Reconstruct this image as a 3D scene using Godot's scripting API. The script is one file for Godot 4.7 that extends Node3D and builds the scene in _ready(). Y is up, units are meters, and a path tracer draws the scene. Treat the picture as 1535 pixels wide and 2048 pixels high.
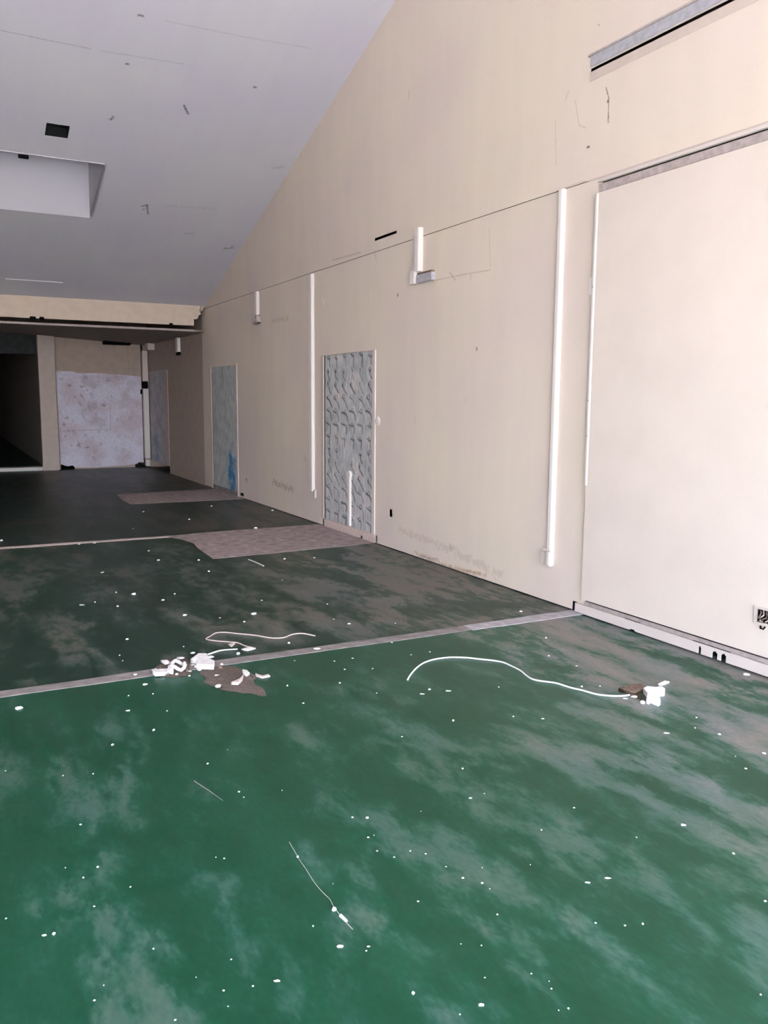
extends Node3D

const W = 4.067           # inner face of the right wall
const XL = -4.6           # inner face of the left wall
const ZF = 2.4            # inner face of the front wall, behind the camera
const ZB = -19.1          # back wall
const ZBEAM = -14.37
const SLOPE = 0.331
const RIDGE = -5.5
const CORD = [[2.204,-3.897],[2.254,-3.957],[2.346,-4.049],[2.439,-4.116],[2.532,-4.145],[2.632,-4.134],[2.71,-4.089],[2.775,-4.024],[2.855,-3.931],[2.864,-3.843],[2.861,-3.743],[2.835,-3.639],[2.837,-3.573],[2.905,-3.484],[2.931,-3.39],[2.961,-3.323],[2.998,-3.228],[3.082,-3.169],[3.136,-3.159]]
const STRING = [[2.083,-4.924],[2.03,-5.009],[1.964,-5.022],[1.876,-4.974],[1.803,-5.01],[1.734,-5.108],[1.657,-5.186],[1.579,-5.264],[1.522,-5.278],[1.464,-5.216],[1.423,-5.166],[1.464,-5.102],[1.529,-5.045],[1.579,-4.995],[1.601,-4.912],[1.635,-4.836]]
const STRING2 = [[1.339,-4.834],[1.372,-4.852],[1.43,-4.879],[1.492,-4.872],[1.536,-4.862]]
const THREAD = [[0.995,-2.592],[0.989,-2.521],[0.984,-2.464],[0.982,-2.404],[0.977,-2.325],[0.979,-2.262],[0.984,-2.215],[0.979,-2.174],[0.98,-2.096],[0.983,-2.049]]
const STRAW = [[0.822,-3.209],[0.836,-3.157],[0.854,-3.09],[0.876,-2.995]]
const STICK = [[2.533,-7.623],[2.549,-7.45],[2.557,-7.261]]
const DIRT = [[1.205,-4.546],[1.172,-4.374],[1.211,-4.238],[1.288,-4.131],[1.393,-4.036],[1.457,-4.09],[1.426,-4.193],[1.438,-4.278],[1.487,-4.338],[1.453,-4.463],[1.387,-4.586],[1.312,-4.603]]
const DIRT2 = [[0.925,-4.637],[0.988,-4.548],[1.088,-4.499],[1.161,-4.529],[1.199,-4.619],[1.22,-4.742],[1.201,-4.891],[1.12,-4.866],[1.028,-4.785]]
const BOARD = [[3.132,-3.237],[3.235,-3.247],[3.296,-3.235],[3.274,-3.175],[3.16,-3.147]]
const FOAM = [[3.234,-3.161],[3.276,-3.174],[3.306,-3.142],[3.347,-3.139],[3.334,-3.102],[3.303,-3.075],[3.256,-3.082],[3.231,-3.061],[3.223,-3.033],[3.184,-2.988],[3.159,-2.977],[3.157,-3.009],[3.161,-3.031],[3.134,-3.021],[3.138,-3.043],[3.197,-3.095]]
const SOIL = [[3.176,-3.164],[3.213,-3.154],[3.167,-3.093],[3.135,-3.068],[3.148,-3.103],[3.164,-3.136]]
const SH1 = [[1.204,-4.718],[1.272,-4.802],[1.32,-4.778],[1.312,-4.728],[1.265,-4.678]]
const SH2 = [[1.228,-4.675],[1.204,-4.586],[1.289,-4.534],[1.317,-4.611],[1.304,-4.658],[1.244,-4.698]]
const SH3 = [[0.961,-4.648],[0.966,-4.569],[1.029,-4.556],[1.056,-4.62]]
const SH4 = [[1.083,-4.676],[1.139,-4.74],[1.145,-4.645],[1.114,-4.581],[1.089,-4.594]]
const SH5 = [[1.061,-4.667],[1.083,-4.616],[1.059,-4.541],[1.033,-4.573]]
const SH6 = [[1.292,-4.233],[1.356,-4.273],[1.398,-4.326],[1.368,-4.258],[1.331,-4.214]]
const SH7 = [[1.421,-4.419],[1.443,-4.399],[1.442,-4.351],[1.416,-4.326],[1.407,-4.359]]
const SH8 = [[1.515,-4.99],[1.572,-5.024],[1.562,-4.992],[1.522,-4.939]]
const SH9 = [[1.048,-4.796],[1.084,-4.788],[1.091,-4.743],[1.06,-4.738]]
const SH10 = [[1.556,-4.852],[1.622,-4.878],[1.643,-4.832],[1.585,-4.814]]
const SH11 = [[1.483,-4.369],[1.504,-4.311],[1.541,-4.321],[1.542,-4.292],[1.493,-4.288],[1.472,-4.336]]
const SH12 = [[3.391,-3.214],[3.472,-3.238],[3.484,-3.213],[3.421,-3.2]]
const SH13 = [[0.983,-2.13],[0.987,-2.092],[0.98,-2.09],[0.974,-2.126]]
const CHIPS = [
	[1.773,-8.514,31,40,8.4,21,2],[1.749,-7.971,34,44,11.2,21,5],[1.178,-7.627,36,46,4.3,14,4],[1.145,-6.776,20,26,6.4,14,6],[1.259,-6.647,48,62,14.3,14,9],[0.943,-6.512,15,20,6.9,14,5],
	[1.074,-6.308,22,29,8.3,14,7],[0.844,-6.469,56,37,2.9,14,3],[1.421,-6.359,39,50,7.9,15,10],[1.55,-6.519,20,26,8.9,15,3],[1.455,-5.832,43,56,7.8,19,6],[0.971,-5.398,26,34,7.3,9,12],
	[0.864,-5.071,12,16,4.7,9,6],[0.86,-4.951,12,15,4.6,9,7],[1.254,-5.076,13,16,5,19,2],[1.265,-4.895,40,51,6.5,19,1],[1.171,-4.825,66,68,7,5,3],[0.876,-4.661,34,34,3.7,9,11],
	[0.891,-4.477,44,38,4.3,5,12],[0.777,-4.339,10,14,3.5,9,8],[0.897,-4.308,11,14,4.7,28,7],[1.659,-5.651,21,28,3.7,19,3],[1.78,-5.475,21,27,7.1,6,8],[1.338,-4.771,54,60,6.3,19,0],
	[0.996,-4.702,23,30,5.5,5,8],[1.512,-4.778,31,40,13.3,6,1],[1.873,-4.855,22,29,10.1,7,2],[1.981,-4.66,62,56,5.7,7,0],[1.229,-4.244,40,53,13,6,4],[1.277,-4.426,42,33,3.7,5,5],
	[1.575,-4.112,16,21,6.9,6,0],[1.553,-3.831,18,22,2.7,6,6],[1.161,-4.564,23,27,3,5,1],[1.772,-4.503,15,15,2.5,6,2],[1.21,-4.687,35,36,3.8,5,0],[2.859,-7.512,34,44,11.3,20,0],
	[3.142,-7.444,25,32,8.9,16,0],[2.035,-7.254,27,35,12.1,15,0],[2.502,-6.635,17,22,3.9,20,1],[2.098,-6.016,23,30,4.6,20,3],[1.909,-5.65,54,71,11.6,20,5],[2.504,-5.682,15,20,6.8,16,2],
	[2.417,-5.111,31,39,3.6,31,5],[2.71,-4.977,17,20,2.5,31,1],[2.47,-4.58,22,25,2.5,31,0],[2.369,-5.263,18,20,2.5,7,1],[2.102,-4.394,21,22,2.5,31,4],[1.98,-4.391,15,19,3.2,7,3],
	[2.451,-4.295,15,20,3.4,1,2],[2.585,-4.297,19,24,2.5,1,4],[1.971,-4.225,20,21,2.5,31,7],[2.122,-4.166,14,19,2.9,31,2],[3.195,-3.904,18,24,5.5,10,1],[3.219,-3.677,21,22,2.5,10,2],
	[2.238,-3.717,19,25,5.5,1,1],[2.317,-3.653,46,25,2.5,1,6],[2.594,-3.58,11,14,3.7,18,0],[3.004,-3.383,16,21,7.1,10,4],[3.098,-3.343,11,14,4.9,10,5],[2.115,-3.285,17,22,6.9,18,10],
	[2.409,-3.197,12,16,4.4,18,3],[2.521,-3.109,22,15,2.5,27,1],[1.799,-3.228,12,13,2.5,24,0],[1.864,-2.815,13,17,4.1,24,7],[1.817,-2.586,8,10,2.5,27,10],[1.747,-2.58,18,13,2.5,24,13],
	[1.848,-4.025,14,18,5.4,7,9],[1.956,-3.793,13,17,2.5,1,3],[2.166,-3.676,37,20,2.5,1,0],[0.254,-4.403,50,62,7.3,9,0],[0.734,-4.125,32,22,2.7,9,9],[0.906,-4.034,12,16,2.5,28,5],
	[0.792,-3.817,16,21,6.7,28,3],[0.591,-3.73,16,20,6.2,9,5],[0.354,-3.502,10,12,2.5,23,1],[0.467,-3.465,10,12,2.5,9,3],[0.147,-3.657,8,11,2.5,23,0],[0.916,-3.347,13,17,4.3,2,0],
	[1.035,-3.446,7,9,3,28,1],[0.956,-3.039,14,17,2.8,2,1],[0.958,-2.986,8,10,2.5,2,2],[0.361,-3.052,15,12,2.5,23,4],[0.737,-2.614,7,8,2.5,29,0],[0.76,-2.594,8,10,2.5,29,1],
	[1.317,-2.623,17,18,3.2,24,1],[1.269,-2.652,11,12,2.5,24,3],[1.257,-2.496,12,11,2.5,24,5],[1.282,-2.499,5,7,2.5,24,4],[1.244,-2.401,10,10,2.5,4,7],[1.278,-2.34,10,8,2.5,4,8],
	[1.346,-2.349,10,10,2.5,24,11],[1.385,-2.309,9,10,2.5,4,15],[1.405,-2.209,10,7,2.5,4,17],[1.419,-2.128,13,12,2.5,30,18],[1.459,-2.076,11,12,2.5,30,13],[1.462,-2.037,5,6,2.5,30,9],
	[1.509,-2.149,5,7,2.5,30,15],[1.224,-2.083,9,9,2.5,4,6],[1.405,-1.916,9,10,2.5,30,7],[0.886,-2.118,9,10,2.5,4,4],[0.986,-2.49,10,13,4.6,3,0],[0.974,-2.162,20,26,8.7,4,3],
	[0.918,-1.997,26,19,4.4,4,0],[0.99,-1.96,13,7,2.5,4,1],[1.231,-1.849,6,6,2.5,13,7],[1.28,-1.817,7,8,2.5,13,10],[1.112,-2.973,6,8,2.7,3,1],[1.52,-2.575,6,7,2.6,24,2],
	[1.027,-2.29,5,6,2.5,3,2],[0.371,-2.734,12,13,2.5,26,6],[0.319,-2.69,10,12,2.5,26,4],[0.275,-2.777,5,6,2.5,26,3],[0.445,-2.567,8,9,2.5,29,2],[0.326,-2.512,9,9,2.5,11,5],
	[0.082,-2.569,9,9,2.5,26,0],[0.175,-2.433,20,12,2.6,11,1],[0.201,-2.427,12,15,5.2,26,2],[0.443,-2.228,7,9,2.5,29,3],[0.625,-2.084,7,7,2.5,29,4],[0.519,-2.057,5,5,2.5,29,5],
	[0.644,-1.955,8,7,2.5,29,9],[0.57,-1.974,9,8,2.5,29,8],[0.563,-1.912,6,5,2.5,29,14],[0.262,-2.091,9,8,2.5,11,0],[0.431,-1.927,8,8,2.5,11,9],[0.293,-2.138,4,5,2.5,11,4],
	[0.976,-1.946,7,7,2.5,13,1],[0.708,-1.945,24,13,2.5,13,8],[1.01,-1.737,12,15,5.3,13,0],[1.145,-1.62,25,14,3.7,13,5],[1.212,-1.701,7,7,2.5,13,6],[1.078,-1.617,6,8,2.5,13,2],
	[3.698,-4.854,33,43,8.1,10,3],[3.428,-4.222,20,26,6.4,10,0],[3.991,-3.121,49,63,7.6,8,0],[2.932,-2.705,38,21,2.5,0,4],[3.145,-2.583,21,25,3.1,17,2],[3.213,-2.78,15,19,3.5,8,1],
	[3.101,-2.688,10,12,4.3,8,2],[3.148,-2.343,22,27,3.6,22,0],[3.005,-2.376,9,11,4,22,2],[2.059,-2.334,10,12,2.5,27,0],[1.842,-2.257,9,12,2.5,27,2],[2.332,-2.049,26,22,3.6,25,3],
	[2.335,-1.828,12,16,3.5,25,1],[1.664,-2.091,5,7,2.5,30,3],[1.842,-1.912,28,15,2.5,30,2],[1.765,-1.923,23,12,2.5,30,0],[2.113,-2.061,7,9,3.2,27,7],[2.944,-2.272,17,17,2.5,22,1],
	[1.644,-1.748,9,8,2.5,30,1],[1.713,-1.699,10,10,2.5,12,3],[1.766,-1.68,10,14,3.7,12,2],[1.334,-1.656,8,5,2.5,30,12],[1.358,-1.61,5,5,2.5,12,11],[1.345,-1.585,7,7,2.5,12,10],
	[1.311,-1.513,5,7,2.5,12,7],[1.338,-1.507,8,8,2.5,12,6],[2.193,-1.591,14,12,2.5,25,0],[1.823,-1.315,7,9,2.5,12,0],[0.481,-9.812,38,49,14.1,14,0],[2.342,-11.503,41,53,13.6,21,0],
	[2.717,-10.544,38,50,12.3,15,2],[3.347,-11.709,36,47,15.8,15,4],[2.095,-7.807,29,37,12.4,15,1],[1.922,-10.059,18,23,8,21,1],[1.199,-9.222,37,48,8.1,14,1],[1.358,-9.236,48,63,5.9,14,2],
	[3.245,-9.483,54,70,19.5,20,2],[3.979,-10.905,56,72,18.4,16,3],[3.267,-3.208,60,57,6.4,0,1],[3.15,-3.137,53,48,5.6,0,2],[3.121,-3.05,34,44,15.1,0,0],[3.088,-3.138,32,24,2.8,0,3]]
const STROKES = [
	[0.75,0.123,[[2.253,-2.132],[2.207,-1.591],[1.84,-1.306]]],
	[0.5,0.109,[[1.806,-2.161],[1.835,-1.562]]],
	[1,0.106,[[1.187,-4.555],[1.287,-4.307],[1.435,-4.075]]],
	[0.8,0.078,[[0.921,-4.687],[1.185,-4.656]]],
	[0.7,0.035,[[1.48,-4.285],[1.756,-4.224]]],
	[1.3,0.057,[[1.838,-3.997],[1.915,-3.785],[2.021,-3.649],[2.065,-3.611]]],
	[0.8,0.074,[[1.201,-2.795],[1.353,-2.588],[1.397,-2.332],[1.493,-2.079]]],
	[0.8,0.037,[[1.683,-2.739],[1.798,-2.585],[1.861,-2.506]]],
	[0.7,0.060,[[2.029,-2.774],[2.285,-2.591],[2.37,-2.249],[2.504,-2.005]]],
	[0.8,0.048,[[2.521,-2.699],[2.555,-2.349],[2.647,-1.933]]],
	[0.7,0.058,[[2.546,-3.081],[2.743,-2.776],[2.855,-2.303]]],
	[0.7,0.031,[[1.863,-1.767],[1.837,-1.639]]],
	[0.45,0.067,[[1.597,-1.902],[1.635,-1.615],[1.643,-1.386]]],
	[0.9,0.047,[[0.673,-4.204],[0.601,-3.787]]],
	[1,0.036,[[0.251,-2.589],[0.348,-2.453],[0.341,-2.325]]],
	[0.9,0.033,[[0.097,-2.854],[0.115,-2.687]]],
	[0.6,0.026,[[0.168,-3.189],[0.094,-3.068]]],
	[0.8,0.027,[[0.948,-4.145],[1.083,-4.117]]],
	[0.7,0.036,[[0.43,-3.056],[0.358,-3.177],[0.432,-3.184]]],
	[0.5,0.053,[[1.65,-3.26],[1.92,-3.002],[2.32,-2.8]]],
	[1,0.021,[[1.834,-3.285],[1.879,-3.236]]],
	[1,0.024,[[2.253,-3.171],[2.269,-3.135]]],
	[1,0.018,[[1.883,-2.831],[1.944,-2.839]]],
	[0.5,0.025,[[0.23,-3.523],[0.369,-3.556]]],
	[1.1,0.138,[[3.8,-4.118],[3.428,-2.947],[3.293,-2.435]]],
	[1,0.109,[[3.502,-4.541],[3.493,-3.562]]],
	[0.9,0.109,[[3.246,-5.476],[3.669,-4.761]]],
	[0.9,0.114,[[2.744,-3.13],[2.908,-2.628],[2.936,-2.157]]],
	[0.7,0.216,[[2.323,-6.955],[2.851,-5.161]]],
	[0.7,0.145,[[3.213,-6.769],[3.505,-4.842]]],
	[0.6,0.187,[[1.007,-8.081],[1.872,-6.944]]],
	[0.5,0.048,[[0.076,-2.129],[0.107,-2.079]]],
	[0.5,0.032,[[0.298,-2.227],[0.331,-1.979]]],
	[0.4,0.103,[[2.035,-4.285],[2.513,-3.946],[2.977,-3.617]]],
	[0.5,0.027,[[0.484,-2.691],[0.499,-2.462]]],
	[0.5,0.083,[[0.212,-5.19],[0.744,-5.03]]],
	[0.5,0.075,[[1.43,-4.484],[1.705,-4.249]]],
	[0.4,0.047,[[1.629,-2.214],[1.854,-1.96],[2.201,-1.852]]],
	[-1,0.158,[[0.952,-5.722],[1.242,-5.377]]],
	[-0.8,0.077,[[0.436,-5.584],[0.577,-5.514]]],
	[-1.2,0.006,[[0.2,-2.586],[0.258,-2.472],[0.297,-2.353]]],
	[-1.2,0.006,[[0.447,-2.431],[0.533,-2.345],[0.63,-2.256]]],
	[-1,0.008,[[0.158,-2.369],[0.166,-2.143]]],
	[-1,0.008,[[0.211,-2.367],[0.204,-2.103]]],
	[-1,0.007,[[0.466,-2.769],[0.378,-2.678]]],
	[-1,0.007,[[0.282,-2.294],[0.325,-2.19]]],
	[-1,0.012,[[0.32,-3.747],[0.24,-3.326]]],
	[-1.2,0.011,[[2.127,-3.721],[2.097,-3.523]]],
	[-1,0.043,[[0.909,-2.654],[0.846,-2.286],[0.862,-2.01]]],
	[-1,0.078,[[0.789,-3.571],[1.139,-3.064]]],
	[-0.8,0.043,[[1.064,-1.906],[1.125,-1.737],[1.317,-1.777]]],
	[-0.9,0.040,[[1.571,-2.747],[1.644,-2.359],[1.629,-2.214]]],
	[-0.6,0.084,[[1.189,-3.985],[1.593,-3.705],[1.672,-3.519]]],
	[-0.8,0.011,[[2.627,-2.563],[2.678,-2.549]]],
	[-0.7,0.019,[[2.096,-1.977],[1.957,-1.578],[1.84,-1.306]]],
	[-0.6,0.063,[[2.327,-3.191],[2.066,-3.469]]]]
const WALL_MARKS = [
	[0.0095,0.5,0,[[-7.292,4.443],[-7.309,4.359]]],
	[0.0072,0.4,0,[[-4.964,3.737],[-4.999,3.680]]],
	[0.0067,0.7,1,[[-4.576,3.635],[-4.547,3.563],[-4.542,3.403]]],
	[0.0134,0.9,1,[[-4.556,3.547],[-4.555,3.540]]],
	[0.0135,0.5,0,[[-4.675,4.067],[-4.670,4.062]]],
	[0.0139,0.9,1,[[-4.744,3.296],[-4.724,3.294]]],
	[0.0171,0.6,1,[[-6.060,1.988],[-6.059,1.971]]],
	[0.0199,0.9,1,[[-7.481,2.581],[-7.481,2.571]]],
	[0.0238,1,1,[[-7.182,3.062],[-7.163,3.068]]],
	[0.0384,0.9,1,[[-12.301,0.317],[-12.278,0.288]]],
	[0.0933,0.45,0,[[-11.126,0.384],[-10.360,0.340]]],
	[0.0384,0.3,0,[[-9.933,0.820],[-9.917,0.757]]],
	[0.0655,0.25,0,[[-11.059,2.598],[-10.493,2.593]]],
	[0.0462,0.45,3,[[-7.068,0.039],[-6.685,0.017],[-6.417,0.017],[-5.852,0.042]]],
	[0.0331,0.5,0,[[-6.969,0.026],[-6.640,0.044]]],
	[0.0218,0.4,3,[[-6.207,0.028],[-5.928,0.045]]],
	[0.0090,0.6,2,[[-3.557,1.063],[-3.503,1.089],[-3.432,1.119]]],
	[0.0093,0.4,2,[[-3.709,0.449],[-3.598,0.458]]],
	[0.0072,0.5,0,[[-3.181,0.232],[-3.154,0.186]]],
	[0.0087,0.5,0,[[-3.782,3.771],[-3.736,3.744],[-3.682,3.745]]],
	[0.0083,0.3,0,[[-5.915,2.956],[-5.887,2.633]]],
	[0.0087,0.4,0,[[-6.746,2.634],[-6.262,2.627],[-5.886,2.613]]],
	[0.0132,0.4,0,[[-6.507,2.671],[-6.421,2.596]]],
	[0.0129,0.35,0,[[-6.168,2.616],[-6.182,2.567]]],
	[0.0474,0.9,4,[[-9.345,2.710],[-9.316,2.673]]],
	[0.0088,0.35,0,[[-6.207,1.569],[-6.221,1.521]]],
	[0.0098,0.3,0,[[-7.102,1.398],[-7.119,1.301]]],
	[0.0608,0.6,4,[[-16.996,0.414],[-16.958,0.375]]],
	[0.0922,0.18,0,[[-7.381,0.226],[-6.423,0.176],[-5.633,0.093]]],
	[0.0073,0.3,0,[[-5.104,3.573],[-5.076,3.253]]],
	[0.0070,0.35,0,[[-4.890,3.648],[-4.837,3.466],[-4.773,3.433]]],
	[0.0130,0.4,0,[[-8.002,3.086],[-7.955,2.979]]],
	[0.0215,0.3,0,[[-9.055,3.131],[-8.334,3.110]]],
	[0.0054,0.5,0,[[-4.752,3.075],[-4.976,3.072]]]]
const CEIL_MARKS = [
	[0.0279,0.8,0,[[1.811,-8.431],[1.847,-8.427]]],
	[0.0250,0.9,0,[[1.816,-9.073],[1.831,-9.076]]],
	[0.0384,1,0,[[1.801,-9.954],[1.814,-9.934]]],
	[0.0218,0.8,0,[[1.813,-9.892],[1.825,-9.905]]],
	[0.0218,0.9,0,[[2.506,-9.530],[2.535,-9.581],[2.581,-9.654]]],
	[0.0262,0.7,0,[[2.455,-11.566],[2.510,-11.518],[2.565,-11.727]]],
	[0.0198,0.5,0,[[2.498,-11.617],[2.478,-11.646]]],
	[0.0668,0.45,0,[[3.827,-12.441],[3.944,-12.375]]],
	[0.0268,0.8,0,[[3.147,-9.069],[3.163,-9.065]]],
	[0.0629,0.2,0,[[3.841,-10.386],[3.938,-10.343]]],
	[0.0528,0.1,0,[[2.745,-11.493],[3.401,-11.431]]],
	[0.0074,0.35,0,[[0.662,-8.947],[1.095,-8.959],[1.458,-8.964]]],
	[0.0068,0.25,0,[[1.551,-8.965],[2.026,-8.944],[2.348,-8.928]]],
	[0.0066,0.18,0,[[2.060,-8.428],[2.790,-8.421],[3.517,-8.383]]],
	[0.0489,0.3,1,[[3.528,-13.907],[3.661,-13.851]]],
	[0.0353,0.3,0,[[3.166,-12.120],[3.271,-12.113]]]]

var used := {}
var M := {}
var rng := RandomNumberGenerator.new()

# ---------------------------------------------------------------- naming
func numbered(n: String) -> String:
	if not used.has(n):
		used[n] = 0
		return n
	used[n] += 1
	return "%s_%03d" % [n, used[n]]

func tag(o, label, category, group = "", kind = ""):
	o.set_meta("label", label)
	o.set_meta("category", category)
	if group != "": o.set_meta("group", group)
	if kind != "": o.set_meta("kind", kind)
	return o

func thing(called, label, category, at = Vector3.ZERO, group = "", kind = ""):
	var o := Node3D.new()
	o.name = numbered(called)
	add_child(o)
	o.position = at
	return tag(o, label, category, group, kind)

func commit(st, called, m, parent = null, at = Vector3.ZERO):
	var o := MeshInstance3D.new()
	o.mesh = st if st is Mesh else st.commit()
	o.cast_shadow = GeometryInstance3D.SHADOW_CASTING_SETTING_ON
	if m != null: o.material_override = m
	o.position = at
	if parent == null:
		o.name = numbered(called)
		add_child(o)
	else:
		o.name = called
		parent.add_child(o, true)
	return o

# ---------------------------------------------------------------- shapes
func S():
	var st := SurfaceTool.new()
	st.begin(Mesh.PRIMITIVE_TRIANGLES)
	return st

func tri(st, a, b, c, n, ua = Vector2.ZERO, ub = Vector2.ZERO, uc = Vector2.ZERO):
	var flip = (b - a).cross(c - a).dot(n) > 0
	for k in ([0, 2, 1] if flip else [0, 1, 2]):
		st.set_normal(n)
		st.set_uv([ua, ub, uc][k])
		st.add_vertex([a, b, c][k])

func quad(st, a, b, c, d, n, uv = []):
	if uv.is_empty():
		var u = (b - a).normalized()
		var v = n.cross(u)
		uv = []
		for p in [a, b, c, d]: uv.append(Vector2(p.dot(u), p.dot(v)))
	tri(st, a, b, c, n, uv[0], uv[1], uv[2])
	tri(st, a, c, d, n, uv[0], uv[2], uv[3])

func box(st, lo: Vector3, hi: Vector3, bev = 0.0):
	var c = (lo + hi) / 2
	var h = (hi - lo) / 2
	var b = min(bev, min(h.x, min(h.y, h.z)) * 0.9)
	for ax in 3:
		var i = (ax + 1) % 3
		var j = (ax + 2) % 3
		for s in [-1.0, 1.0]:
			var n = Vector3.ZERO
			n[ax] = s
			var q = []
			for k in [[-1, -1], [1, -1], [1, 1], [-1, 1]]:
				var p = c
				p[ax] += s * h[ax]
				p[i] += k[0] * (h[i] - b)
				p[j] += k[1] * (h[j] - b)
				q.append(p)
			quad(st, q[0], q[1], q[2], q[3], n)
	if b <= 0.0: return
	for ax in 3:
		var i = (ax + 1) % 3
		var j = (ax + 2) % 3
		for si in [-1.0, 1.0]:
			for sj in [-1.0, 1.0]:
				var n = Vector3.ZERO
				n[i] = si
				n[j] = sj
				n = n.normalized()
				var q = []
				for k in [[-1, 0], [1, 0], [1, 1], [-1, 1]]:
					var p = c
					p[ax] += k[0] * (h[ax] - b)
					p[i] += si * (h[i] - (b if k[1] == 1 else 0.0))
					p[j] += sj * (h[j] - (0.0 if k[1] == 1 else b))
					q.append(p)
				quad(st, q[0], q[1], q[2], q[3], n)
	for sx in [-1.0, 1.0]:
		for sy in [-1.0, 1.0]:
			for sz in [-1.0, 1.0]:
				var s = Vector3(sx, sy, sz)
				tri(st, c + s * (h - Vector3(0, b, b)), c + s * (h - Vector3(b, 0, b)), c + s * (h - Vector3(b, b, 0)), s.normalized())

# polygon in the plane (ax, ay) through o, pushed along az by length; uvs in metres of (ax, ay)
func prism(st, poly, o, ax, ay, az, length, uvrect = null):
	var P = PackedVector2Array(poly)
	var idx = Geometry2D.triangulate_polygon(P)
	var uvf = func(p): return p if uvrect == null else Vector2((p.x - uvrect.position.x) / uvrect.size.x, (p.y - uvrect.position.y) / uvrect.size.y)
	for e in [0.0, 1.0]:
		var n = az * (1.0 if e > 0.5 else -1.0) * sign(length)
		for t in range(0, idx.size(), 3):
			var q = []
			var w = []
			for k in 3:
				var p = P[idx[t + k]]
				q.append(o + ax * p.x + ay * p.y + az * length * e)
				w.append(uvf.call(p))
			tri(st, q[0], q[1], q[2], n, w[0], w[1], w[2])
	var ccw = not Geometry2D.is_polygon_clockwise(P)
	for k in P.size():
		var p = P[k]
		var r = P[(k + 1) % P.size()]
		var d = (r - p).normalized()
		var n2 = Vector2(d.y, -d.x) * (1.0 if ccw else -1.0)
		var n = ax * n2.x + ay * n2.y
		var a = o + ax * p.x + ay * p.y
		var b = o + ax * r.x + ay * r.y
		quad(st, a, b, b + az * length, a + az * length, n, [uvf.call(p), uvf.call(r), uvf.call(r), uvf.call(p)])

# slab with a front face in (u, v) through o, thickness behind it, and rectangular holes Rect2(u, v, w, h)
func slab(st, o, u, v, n, size: Vector2, thick, holes = [], uvrect = null):
	var us = [0.0, size.x]
	var vs = [0.0, size.y]
	for h in holes:
		us.append_array([clampf(h.position.x, 0, size.x), clampf(h.end.x, 0, size.x)])
		vs.append_array([clampf(h.position.y, 0, size.y), clampf(h.end.y, 0, size.y)])
	us.sort()
	vs.sort()
	us = uniq(us)
	vs = uniq(vs)
	var full = func(i, j):
		if i < 0 or j < 0 or i >= us.size() - 1 or j >= vs.size() - 1: return false
		var m = Vector2((us[i] + us[i + 1]) / 2, (vs[j] + vs[j + 1]) / 2)
		for h in holes:
			if h.has_point(m): return false
		return true
	var P = func(a, b, d): return o + u * a + v * b - n * d
	var T = func(a, b): return Vector2(a, b) if uvrect == null else Vector2((a - uvrect.position.x) / uvrect.size.x, (b - uvrect.position.y) / uvrect.size.y)
	for i in us.size() - 1:
		for j in vs.size() - 1:
			if not full.call(i, j): continue
			var a = us[i]
			var b = us[i + 1]
			var c = vs[j]
			var d = vs[j + 1]
			var uv = [T.call(a, c), T.call(b, c), T.call(b, d), T.call(a, d)]
			quad(st, P.call(a, c, 0), P.call(b, c, 0), P.call(b, d, 0), P.call(a, d, 0), n, uv)
			quad(st, P.call(a, c, thick), P.call(b, c, thick), P.call(b, d, thick), P.call(a, d, thick), -n, uv)
			if not full.call(i - 1, j): quad(st, P.call(a, c, 0), P.call(a, d, 0), P.call(a, d, thick), P.call(a, c, thick), -u, [uv[0], uv[3], uv[3], uv[0]])
			if not full.call(i + 1, j): quad(st, P.call(b, c, 0), P.call(b, d, 0), P.call(b, d, thick), P.call(b, c, thick), u, [uv[1], uv[2], uv[2], uv[1]])
			if not full.call(i, j - 1): quad(st, P.call(a, c, 0), P.call(b, c, 0), P.call(b, c, thick), P.call(a, c, thick), -v, [uv[0], uv[1], uv[1], uv[0]])
			if not full.call(i, j + 1): quad(st, P.call(a, d, 0), P.call(b, d, 0), P.call(b, d, thick), P.call(a, d, thick), v, [uv[3], uv[2], uv[2], uv[3]])

func uniq(a):
	var out = []
	for x in a:
		if out.is_empty() or x - out[-1] > 1e-5: out.append(x)
	return out

# round tube through points
func tube(st, pts, r, sides = 7, taper = 1.0):
	var rings = []
	for k in pts.size():
		var d = (pts[min(k + 1, pts.size() - 1)] - pts[max(k - 1, 0)]).normalized()
		var a = d.cross(Vector3.UP)
		if a.length() < 0.1: a = d.cross(Vector3.RIGHT)
		a = a.normalized()
		var b = a.cross(d).normalized()
		var ring = []
		var rr = r * lerpf(1.0, taper, float(k) / max(1, pts.size() - 1))
		for s in sides:
			var t = TAU * s / sides
			var n = a * cos(t) + b * sin(t)
			ring.append([pts[k] + n * rr, n])
		rings.append(ring)
	for k in pts.size() - 1:
		for s in sides:
			var q = [rings[k][s], rings[k][(s + 1) % sides], rings[k + 1][(s + 1) % sides], rings[k + 1][s]]
			smooth_quad(st, q)
	for e in [0, pts.size() - 1]:
		var n = (pts[0] - pts[1]).normalized() if e == 0 else (pts[-1] - pts[-2]).normalized()
		for s in range(1, sides - 1):
			tri(st, rings[e][0][0], rings[e][s][0], rings[e][s + 1][0], n)

func smooth_quad(st, q):
	for t in [[0, 1, 2], [0, 2, 3]]:
		var a = q[t[0]]
		var b = q[t[1]]
		var c = q[t[2]]
		var flip = (b[0] - a[0]).cross(c[0] - a[0]).dot(a[1] + b[1] + c[1]) > 0
		for v in ([a, c, b] if flip else [a, b, c]):
			st.set_normal(v[1].normalized())
			st.set_uv(Vector2(v[0].x, v[0].z))
			st.add_vertex(v[0])

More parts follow.
